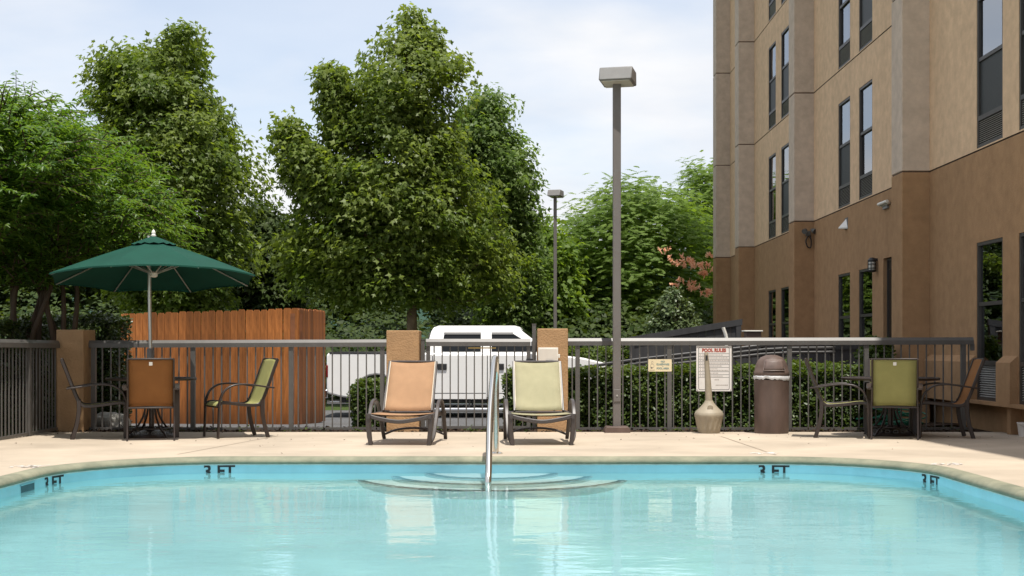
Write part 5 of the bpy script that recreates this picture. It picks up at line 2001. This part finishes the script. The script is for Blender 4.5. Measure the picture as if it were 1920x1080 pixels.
def limbs(name, m, parent, base, top, r0, targets, g, n_limb=26, lean=0.0, start=0.22):
    """tapered trunk with bowed limbs reaching towards clump centres"""
    b = MB()
    h = top[2] - base[2]
    tr = []
    for i in range(11):
        t = i / 10
        tr.append(Vector((base[0] + (top[0] - base[0]) * t + 0.10 * math.sin(t * 5.1 + base[0]) * h * .05, base[1] + (top[1] - base[1]) * t + 0.08 * math.sin(t * 4 + 1) * h * .05, base[2] + h * t)))
    rads = [r0 * (1.35 if i == 0 else 1.0) * (1 - 0.93 * (i / 10) ** 0.85) + 0.008 for i in range(11)]
    b.tube(smooth_path(tr, 2), list(np.interp(np.linspace(0, 10, 21), range(11), rads)), 10)
    idx = g.permutation(len(targets))[:n_limb]
    for i in idx:
        tg = Vector(targets[i])
        dist = (Vector((tg.x, tg.y)) - Vector((base[0], base[1]))).length
        za = max(base[2] + h * start, min(top[2] - h * .08, tg.z - dist * (0.55 + 0.3 * g.random())))
        t = (za - base[2]) / h
        p0 = Vector((np.interp(t, np.linspace(0, 1, 11), [p.x for p in tr]), np.interp(t, np.linspace(0, 1, 11), [p.y for p in tr]), za))
        mid = p0.lerp(tg, 0.5) + Vector((g.normal() * .12, g.normal() * .12, -0.10 * dist + g.normal() * .1))
        ra = max(0.02, np.interp(t, np.linspace(0, 1, 11), rads) * 0.45)
        b.tube(smooth_path([p0, mid, tg], 4), list(np.linspace(ra, 0.010, 9)), 6)
    return b.build(name, m, parent, ang=60)


def tree(label, rows, D, trunk_px, ground, n, per, rad, size, mat, seed, T=T_DIAMOND, bark='bark', r0=0.16, lump=0.22, group=None, name='tree', top_px=None, upw=0.55, outw=0.8, flat=0.85, extra=None, trunk_top=None, n_limb=26, inner=0.42, rndw=1.0, start=0.22, tone=(0, 1), under=0.8):
    g = np.random.default_rng(seed)
    base = Vector((WX(trunk_px, D), D, ground))
    t = thing(name, label, 'tree', base, 0, group)
    P, cen = crown_points(rows, D, n, g, lump, seed * 1.37, inner, 1.0, under, rad * 0.28)
    if extra:
        for (rw, dn, sd) in extra:
            P2, c2_ = crown_points(rw, D + dn, sd, g, lump, seed * 2.1, inner, 1.0, under, rad * 0.55)
            P, cen = np.vstack([P, P2]), np.vstack([cen, c2_])
    C, Nn, Dd, sz, tone_ = clump_leaves(P, cen, per, rad, g, size, upw=upw, outw=outw, flat=flat, rndw=rndw, tone_lo=tone[0], tone_hi=tone[1])
    off = np.array(base)
    me = leaf_mesh('crown', MT[mat], C - off, Nn, Dd, sz, tone_, T)
    cr_ = link('crown', me, t)
    cr_['kind'] = 'stuff'
    tp = rows[0]
    top = W(top_px if top_px else (tp[1] + tp[2]) / 2, (trunk_top if trunk_top else tp[0] + 25), D)
    limbs('trunk', MT[bark], t, (0, 0, 0), tuple(Vector(top) - base), r0, [tuple(Vector(p) - base) for p in P], g, n_limb, start=start)
    return t


GT = 'trees beyond the parking lot'
# the big sycamore in the middle
tree('tall bright sycamore in the middle, rising behind the white pickup truck',
     [(30, 752, 785), (58, 738, 800), (85, 722, 835), (120, 668, 868), (150, 652, 875), (190, 632, 874), (235, 616, 872), (275, 596, 884), (320, 578, 898), (370, 556, 918), (420, 545, 935), (470, 525, 955), (510, 508, 970), (535, 530, 960), (555, 580, 930), (566, 640, 890)],
     34.0, 770, -0.28, 560, 104, 0.48, 0.142, 'leaf_syc', 5, T_LOBED, 'bark_pale', 0.165, 0.32, top_px=766,
     extra=[([(140, 606, 640), (180, 603, 660), (230, 606, 665), (270, 615, 660)], -0.4, 46), ([(238, 528, 552), (262, 518, 580), (295, 518, 620), (330, 525, 640), (370, 545, 640)], -0.6, 62)], start=0.30)
# its paler neighbour behind on the right
tree('paler sycamore peeking out behind the right side of the big sycamore',
     [(186, 882, 944), (215, 858, 958), (255, 845, 966), (285, 845, 994), (330, 850, 1010), (390, 870, 1014), (430, 895, 1010), (500, 890, 1020), (560, 890, 1025), (610, 900, 1010)],
     40.0, 948, -0.3, 330, 100, 0.52, 0.145, 'leaf_syc2', 7, T_LOBED, 'bark_pale', 0.14, 0.24, start=0.25)
# left sycamore
tree('tall rounded sycamore behind the parasol at the left',
     [(54, 318, 356), (74, 256, 388), (100, 222, 396), (122, 182, 394), (165, 174, 404), (185, 176, 432), (220, 172, 458), (260, 168, 478), (300, 160, 492), (350, 155, 490), (400, 160, 486), (450, 165, 478), (510, 180, 460), (560, 200, 440), (605, 240, 420)],
     36.0, 330, -0.28, 530, 104, 0.50, 0.147, 'leaf_syc', 11, T_LOBED, 'bark_pale', 0.17, 0.32, start=0.26, tone=(0.0, 0.85))
# dark trees filling between and behind
tree('dark leafy tree between the two big sycamores, behind the cedar enclosure',
     [(392, 478, 522), (420, 446, 548), (445, 436, 560), (470, 428, 566), (530, 425, 570), (580, 430, 575), (620, 440, 570)],
     41.0, 500, -0.3, 230, 50, 0.52, 0.19, 'leaf_dark', 13, T_LOBED, 'bark', 0.13, 0.25, start=0.2)
tree('lower green tree right of the big sycamore, behind the far lamp post',
     [(432, 1000, 1045), (460, 985, 1075), (510, 975, 1090), (560, 970, 1095), (600, 975, 1095), (630, 985, 1090)],
     42.0, 1030, -0.3, 190, 50, 0.5, 0.17, 'leaf_mimosa', 17, T_DIAMOND, 'bark', 0.11, 0.25, start=0.2)

# mimosa trees on the right: broad, layered, feathery
MROWS = [(352, 1165, 1245), (368, 1120, 1290), (395, 1075, 1305), (430, 1050, 1325), (475, 1040, 1338), (520, 1030, 1345), (570, 1028, 1350), (615, 1035, 1350), (640, 1045, 1345)]


def feather_tree(label, rows, D, trunk_px, ground, n, seed, r0=0.15, flowers=None, group=None):
    g = np.random.default_rng(seed)
    base = Vector((WX(trunk_px, D), D, ground))
    t = thing('mimosa_tree', label, 'tree', base, 0, group)
    P, cen = crown_points(rows, D, n, g, 0.22, seed * 1.3, 0.36)
    off = np.array(base)
    Cs, Ns, Ds, Ss, Ts = [], [], [], [], []
    # each clump is a drooping spray of fronds, each frond a double row of fine leaflets
    for i in range(n):
        c = P[i]
        out = c - cen[i]
        out[2] *= 0.15
        out = out / (np.linalg.norm(out) + 1e-6)
        nf = 22
        tone0 = g.random() * 0.55
        for q in range(nf):
            a = g.normal() * 1.0
            d = np.array([out[0] * math.cos(a) - out[1] * math.sin(a), out[0] * math.sin(a) + out[1] * math.cos(a), 0.10 + 0.22 * g.normal()])
            ln = 0.42 * (0.6 + 0.6 * g.random())
            s = np.linspace(0.10, 1, 10)
            st = c + g.normal(size=3) * np.array([.36, .36, .24])
            pts = st[None, :] + d[None, :] * (s * ln)[:, None]
            pts[:, 2] -= 0.26 * ln * s ** 2
            side = np.cross(d, [0, 0, 1.0])
            side /= np.linalg.norm(side) + 1e-6
            for sg_ in (-1, 1):
                Cs.append(pts)
                Ds.append(np.repeat((side * sg_ + d * 0.45 - np.array([0, 0, .12]))[None, :], len(s), 0))
                Ns.append(np.repeat(np.array([[0, 0, .75]]) + d[None, :] * .25 + out[None, :] * .5, len(s), 0) + g.normal(size=(len(s), 3)) * .18)
                Ss.append(0.082 * np.sin(np.clip(s, .15, .93) * PI) ** 0.7 * (0.8 + .4 * g.random()))
                Ts.append(np.clip(tone0 + g.random(len(s)) * 0.25 + 0.2 * g.random(), 0, 1))
    C, Nn, Dd, sz, tn = np.vstack(Cs), np.vstack(Ns), np.vstack(Ds), np.hstack(Ss), np.hstack(Ts)
    cr_ = link('crown', leaf_mesh('crown', MT['leaf_mimosa'], C - off, Nn, Dd, sz, tn, T_FRINGE), t)
    cr_['kind'] = 'stuff'
    top = W((rows[0][1] + rows[0][2]) / 2, rows[0][0] + 40, D)
    limbs('trunk', MT['bark'], t, (0, 0, 0), tuple(Vector(top) - base), r0, [tuple(Vector(p) - base) for p in P], g, 40, start=0.2)
    if flowers:
        FC = []
        for (px, py, k, sp) in flowers:
            for _ in range(k):
                x, y = px + g.normal() * sp, py + g.normal() * sp * .45
                dist = D - 3.6 + g.normal() * .3
                FC.append(np.array(W(x, y, dist)))
        FC = np.array(FC)
        per = 12
        Cf = np.repeat(FC, per, 0) + g.normal(size=(len(FC) * per, 3)) * 0.020
        dirs = unit(g.normal(size=(len(Cf), 3)) + np.array([[0, 0, .8]]))
        fl_ = link('blossoms', leaf_mesh('blossoms', MT['flower'], Cf - off, g.normal(size=(len(Cf), 3)), dirs, 0.085 + 0.03 * g.random(len(Cf)), g.random(len(Cf)), T_FRINGE), t)
        fl_['kind'] = 'stuff'
    return t


feather_tree('broad feathery mimosa tree with coral blossoms between lamp post and hotel', MROWS, 45.0, 1200, -0.3, 760, 23,
             flowers=[(1288, 492, 14, 11), (1310, 500, 10, 9), (1262, 488, 5, 10), (1318, 512, 6, 7), (1300, 538, 9, 10), (1328, 548, 7, 6), (1275, 530, 4, 8), (1240, 470, 3, 10), (1335, 478, 3, 6)], group=GT)
feather_tree('taller feathery tree half hidden behind the far corner of the hotel', [(292, 1345, 1385), (318, 1300, 1420), (345, 1282, 1440), (385, 1285, 1450), (430, 1290, 1450), (500, 1300, 1450), (580, 1310, 1440)], 50.0, 1365, -0.3, 380, 29, group=GT)

# glossy pale bush before the mimosa
tree('pale glossy-leaved bush before the mimosa, above the ramp guard',
     [(546, 1252, 1274), (562, 1238, 1288), (585, 1226, 1300), (610, 1216, 1312), (636, 1212, 1322), (665, 1214, 1322)],
     30.0, 1266, -0.3, 240, 40, 0.16, 0.085, 'leaf_bush', 31, T_OVAL, 'bark', 0.05, 0.3, name='bush', start=0.05, trunk_top=600)['category'] = 'bush'


# crape myrtle, near left: several stems, long arching leafy shoots
def shoot_tree(label, rows, D, stems, n, seed, leaf=0.15, name='crape_myrtle', spikes=(), squash=1.0, front=None):
    g = np.random.default_rng(seed)
    base = Vector((WX(stems[0], D), D, 0.0))
    t = thing(name, label, 'tree', base)
    off = np.array(base)
    P, cen = crown_points(rows, D, n, g, 0.25, seed * 0.7, 0.40, squash)
    if front:
        P2, c2_ = crown_points(front[0], front[1], front[2], g, 0.25, seed * 0.9, 0.40, 1.0, 0.2)
        P, cen = np.vstack([P, P2]), np.vstack([cen, c2_])
        n = len(P)
    Cs, Ns, Ds, Ss, Ts = [], [], [], [], []
    shoots = []
    for i in range(n):
        out = P[i] - cen[i]
        up = 0.55 if P[i][2] > WZ(300, D) else 0.15
        d = unit((out / (np.linalg.norm(out) + 1e-6) + np.array([0, 0, up]) + g.normal(size=3) * 0.35)[None, :])[0]
        shoots.append((P[i] - d * .28, d, 0.62 * (0.7 + .6 * g.random()), 0.34))
    for (px, py, ln) in spikes:
        tip = np.array(W(px, py, D + g.normal() * .3)); ln = ln * .75
        d = unit(np.array([[g.normal() * .12, g.normal() * .12, 1.0]]))[0]
        shoots.append((tip - d * ln, d, ln, 0.04))
    b = MB()
    for (p, d, ln, dr_) in shoots:
        k = max(10, int(ln / (0.030 if dr_ > .1 else 0.020)))
        s = np.linspace(0.08, 1, k)
        pts = p[None, :] + d[None, :] * (s * ln)[:, None]
        pts[:, 2] -= dr_ * ln * s ** 2.2
        if g.random() < 0.5 or dr_ < .1:
            b.tube([Vector(q) - base for q in (pts[0], pts[k // 2], pts[-1])], [0.010, 0.007, 0.003], 4, caps=False)
        tg = unit(np.gradient(pts, axis=0))
        a = np.arange(k) * 2.4 + g.random() * 6
        e1 = unit(np.cross(tg, np.array([[0.3, 0.2, 1.0]])))
        e2 = np.cross(tg, e1)
        sd = e1 * np.cos(a)[:, None] + e2 * np.sin(a)[:, None]
        dd = sd * 0.9 + tg * 0.55 - np.array([[0, 0, .25]])
        Cs.append(pts)
        Ds.append(dd)
        Ns.append(np.array([[0, 0, 1.0]]) + tg * .3 + g.normal(size=(k, 3)) * .3)
        Ss.append(leaf * ((1.05 - 0.55 * s) if dr_ > .1 else (1.0 - .45 * s)) * (0.75 + .5 * g.random(k)))
        Ts.append(np.clip(g.random() * .45 + g.random(k) * .5, 0, 1))
    C, Nn, Dd, sz, tn = np.vstack(Cs), np.vstack(Ns), np.vstack(Ds), np.hstack(Ss), np.hstack(Ts)
    cr_ = link('crown', leaf_mesh('crown', MT['leaf_myrtle'], C - off, Nn, Dd, sz, tn, T_LONG), t)
    cr_['kind'] = 'stuff'
    for q, px in enumerate(stems):
        x = WX(px, D)
        for rep in range(2):
            tg = P[g.integers(len(P))]
            pts = [(x + rep * .05, D + g.normal() * .15, -0.1), (x + g.normal() * .05, D + g.normal() * .1, 1.1), (x + g.normal() * .14 + (tg[0] - x) * .08, D + g.normal() * .2, 2.2), (x + (tg[0] - x) * .45, D * .5 + tg[1] * .5, max(2.9, tg[2] - .3))]
            b.tube([Vector(p) - base for p in smooth_path(pts, 4)], list(np.linspace(0.055, 0.014, 13)), 7)
    b.build('trunk', MT['bark'], t, ang=60)
    return t


shoot_tree('dark crape myrtle with long arching leafy shoots at the left edge',
           [(215, -70, 130), (245, -110, 190), (285, -120, 262), (320, -130, 300), (360, -130, 312), (410, -130, 318), (450, -120, 322), (490, -110, 262), (520, -100, 190)],
           18.4, [70, 105, 20, 128, -40, 48], 1500, 41, 0.150, squash=1.3, front=([(175, -80, 95), (230, -120, 150), (300, -130, 175), (360, -130, 150), (410, -125, 80), (450, -115, 20)], 16.5, 480),
           spikes=[(30, 128, .9), (44, 150, .9), (62, 148, .7), (8, 160, .8), (20, 178, .9), (98, 170, .8), (72, 178, .8), (112, 198, .6), (132, 190, .6), (54, 185, 1.0), (-12, 150, .9), (88, 205, .7), (150, 215, .5), (38, 215, .8)])

# darker woods well behind: individual trees sharing meshes
bt = tree('dark dense tree in the woods behind the lot', [(262, 640, 700), (310, 590, 760), (380, 560, 800), (460, 545, 815), (560, 550, 810), (640, 570, 790)], 56.0, 680, -0.3, 330, 44, 0.62, 0.26, 'leaf_dark', 51, T_LOBED, 'bark', 0.18, 0.25, group='dark trees in the woods behind the lot', start=0.15)
bt.location.x = WX(40, 57); bt.location.y = 57
for (px, D, sc, rz) in ((-160, 50, 1.15, 1.0), (-60, 61, 1.2, 2.0), (150, 54, 0.92, 3.1), (250, 60, 0.85, 4.0), (395, 55, 0.72, 5.2), (560, 58, 0.72, 0.4), (690, 56, 0.80, 2.6), (860, 57, 0.78, 1.7), (985, 60, 0.58, 3.7), (-320, 54, 1.3, 0.2), (1420, 66, 0.95, 5.0)):
    c = copy_tree(bt)
    c.location = (WX(px, D), D, -0.3)
    c.rotation_euler = (0, 0, rz)
    c.scale = (sc, sc, sc * .92)
# undergrowth at the wood's edge, one low mass
g = np.random.default_rng(77)
n = 1500
px = g.uniform(-200, 1345, n)
D = g.uniform(37.0, 44, n)
P = np.array([(WX(px[i], D[i]), D[i], -0.3 + g.random() ** 1.2 * (1.3 + (D[i] - 37) * 0.32)) for i in range(n)])
cen = P - np.array([[0, -1.0, 1.2]])
C, Nn, Dd, sz, tn = clump_leaves(P, cen, 26, 0.55, g, 0.20)
o = link('undergrowth', leaf_mesh('undergrowth', MT['leaf_dark'], C, Nn, Dd, sz, tn, T_DIAMOND))  # dark leaf colour carries the shade under the trees
o['kind'] = 'stuff'
tag(o, 'dark undergrowth along the edge of the woods behind the lot', 'undergrowth')


# clipped hedges
def hedge(label, x0, x1, y0, y1, z0, z1, dens_, size, mat, seed, bumpy=0.07, name='hedge', sprig=0.0, round_=0.12, tilt=0.0):
    g = np.random.default_rng(seed)
    t = thing(name, label, name.replace('_', ' '), ((x0 + x1) / 2, (y0 + y1) / 2, z0))
    hx, hy_, h = (x1 - x0) / 2, (y1 - y0) / 2, z1 - z0
    # uneven core
    b = MB()
    nx = max(4, int(hx * 2 / 0.25))
    sec = [(-1, 0), (-1, .75), (-.8, .93), (.8, .93), (1, .75), (1, 0)]
    v, f = [], []
    for i in range(nx + 1):
        x = -hx + 2 * hx * i / nx
        e = 0.86 + 0.05 * nz((x, seed, 0), 1.5)
        x *= 1 - 0.10 / max(hx, .1)
        for (sy, sz_) in sec:
            v.append((x, sy * (hy_ - .10) * e / .86, h * sz_ * e))
    for i in range(nx):
        for k in range(5):
            f.append((i * 6 + k, i * 6 + k + 1, i * 6 + 7 + k, i * 6 + 6 + k))
    f.append(tuple(range(6))); f.append(tuple(range(nx * 6, nx * 6 + 6)))
    b.add(v, f)
    b.build('twigs', MT['hedge_core'], t, ang=60)
    faces = [('front', 2 * hx * h), ('back', 2 * hx * h * .5), ('top', 4 * hx * hy_), ('l', 2 * hy_ * h), ('r', 2 * hy_ * h)]
    Cs, Os = [], []
    for nm, area in faces:
        n = int(area * dens_ * (1.5 if nm == 'top' else 1))
        u, w2 = g.random(n), g.random(n)
        if nm in ('front', 'back'):
            s = -1 if nm == 'front' else 1
            c = np.stack([-hx + 2 * hx * u, np.full(n, s * hy_), h * w2], 1); o_ = np.tile([0, s, 0.35], (n, 1))
        elif nm == 'top':
            c = np.stack([-hx + 2 * hx * u, -hy_ + 2 * hy_ * w2, np.full(n, h)], 1); o_ = np.tile([0, 0, 1.0], (n, 1))
        else:
            s = -1 if nm == 'l' else 1
            c = np.stack([np.full(n, s * hx), -hy_ + 2 * hy_ * u, h * w2], 1); o_ = np.tile([s, 0, 0.35], (n, 1))
        Cs.append(c); Os.append(o_)
    C, O = np.vstack(Cs), np.vstack(Os).astype(float)
    # round the edges: pull corners in
    q = np.stack([C[:, 0] / hx, C[:, 1] / hy_, (C[:, 2] - h * .5) / (h * .5)], 1)
    edge = np.clip(np.sort(np.abs(q), 1)[:, 1] - .75, 0, 1) * 4
    nb = np.array([nz(c, 2.3, seed) + 0.6 * nz(c, 6.0, seed + 3) for c in C])
    C = C + O * (nb[:, None] * bumpy - edge[:, None] * round_ * .6 - 0.09 * g.random((len(C), 1)) ** 1.5)
    if sprig:
        sp = (g.random(len(C)) < 0.03) & (O[:, 2] > .9)
        C[sp, 2] += g.random(sp.sum()) * sprig
    C[:, 2] *= 1 + tilt * C[:, 0] / hx
    C[:, 2] = np.maximum(C[:, 2], 0.02)
    Nn = O * .8 + np.array([[0, 0, .55]]) + g.normal(size=C.shape) * .55
    Dd = g.normal(size=C.shape) + np.array([[0, 0, .3]]) + O * .4
    sz = size * (.6 + .8 * g.random(len(C)))
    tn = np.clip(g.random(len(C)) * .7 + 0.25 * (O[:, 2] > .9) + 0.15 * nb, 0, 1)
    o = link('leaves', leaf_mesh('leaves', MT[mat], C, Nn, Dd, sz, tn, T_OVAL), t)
    o['kind'] = 'stuff'
    return t


hz1 = WZ(680, 18.6)
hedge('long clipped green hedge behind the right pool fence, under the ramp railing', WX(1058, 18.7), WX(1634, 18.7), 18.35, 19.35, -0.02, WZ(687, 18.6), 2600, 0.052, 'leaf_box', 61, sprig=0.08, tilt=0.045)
hedge('small clipped shrub behind the fence left of the orange lounger', WX(662, 18.7), WX(735, 18.7), 18.4, 19.1, -0.03, WZ(713, 18.6), 3000, 0.050, 'leaf_box', 63, name='shrub', round_=0.3)
hedge('small clipped shrub right of the gate, behind the green lounger', WX(945, 18.7), WX(1020, 18.7), 18.45, 19.1, -0.03, WZ(692, 18.6), 3000, 0.050, 'leaf_box', 65, name='shrub', round_=0.3)
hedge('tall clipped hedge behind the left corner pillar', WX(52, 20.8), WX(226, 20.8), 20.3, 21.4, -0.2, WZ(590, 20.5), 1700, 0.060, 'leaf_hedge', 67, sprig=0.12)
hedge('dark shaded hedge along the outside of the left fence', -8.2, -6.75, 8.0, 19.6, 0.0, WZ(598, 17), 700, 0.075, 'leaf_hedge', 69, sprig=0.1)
hedge('distant low hedge beyond the truck bonnet, left of the ramp guard', WX(1050, 29.5), WX(1186, 29.5), 29.2, 30.1, -0.3, WZ(655, 29.2), 900, 0.08, 'leaf_box', 71)
hedge('leafy shrub behind the right table, at the end of the dark board fence', WX(1622, 20.2), WX(1668, 20.2), 19.9, 20.5, -0.05, WZ(642, 20), 2200, 0.07, 'leaf_box', 73, name='shrub', round_=0.3, bumpy=.12)

# low weeds at the foot of the fence
g = np.random.default_rng(88)
n = 240
P = np.stack([g.uniform(-6, 6, n), g.uniform(17.48, 18.2, n), np.full(n, 0.075)], 1)
C, Nn, Dd, sz, tn = clump_leaves(P, P - np.array([[0, 0, .3]]), 7, 0.05, g, 0.045)
o = link('weeds', leaf_mesh('weeds', MT['leaf_box'], C, Nn, Dd, sz, tn, T_OVAL))
tag(o, 'scattered weeds in the mulch at the foot of the pool fence', 'weeds', kind='stuff')
# bark chips
n = 5200
P = np.stack([g.uniform(-6.2, 6.1, n), 17.44 + g.random(n) ** 1.4 * 0.9, np.full(n, 0.068) + g.random(n) * .02], 1)
o = link('bark_chips', leaf_mesh('bark_chips', MT['mulch'], P, g.normal(size=(n, 3)) * .5 + np.array([[0, 0, 1]]), g.normal(size=(n, 3)), 0.02 + 0.04 * g.random(n), g.random(n), T_DIAMOND))
tag(o, 'bark chips strewn along the foot of the pool fence', 'bark chips', kind='stuff')

# a few fallen leaves and grit on the deck
g = np.random.default_rng(99)
n = 150
P = np.stack([g.uniform(-6, 6, n), 12.9 + 4.4 * g.random(n) ** .5, np.zeros(n)], 1)
P[:, 2] = [deck_z(y) + 0.006 for y in P[:, 1]]
o = link('fallen_leaves', leaf_mesh('fallen_leaves', MT['mulch'], P, g.normal(size=(n, 3)) * .25 + np.array([[0, 0, 1]]), g.normal(size=(n, 3)), 0.012 + 0.03 * g.random(n) ** 2, g.random(n), T_DIAMOND))
tag(o, 'dry leaf scraps strewn over the pool deck', 'fallen leaves', kind='stuff')

# wooded hill far behind
b = MB()
hx = np.linspace(-420, 420, 150)
hy2 = np.linspace(210, 330, 26)
v = []
for j, y in enumerate(hy2):
    for x in hx:
        t_ = j / 25
        prof = math.sin(min(1, t_ * 1.6) * PI / 2)
        ht = (21 + 6 * noise.noise(Vector((x * .008, 3.3, 0))) + 3 * noise.noise(Vector((x * .03, 7.3, 0)))) * prof
        ht += 2.0 * noise.noise(Vector((x * .16, y * .16, 1))) + 1.3 * noise.noise(Vector((x * .4, y * .4, 5)))
        v.append((x, y, -1 + ht))
nxh = len(hx)
f = [(j * nxh + i, j * nxh + i + 1, (j + 1) * nxh + i + 1, (j + 1) * nxh + i) for j in range(25) for i in range(nxh - 1)]
b.add(v, f)
struct(b.build('hill', MT['hill']), 'distant wooded hill beyond the trees')
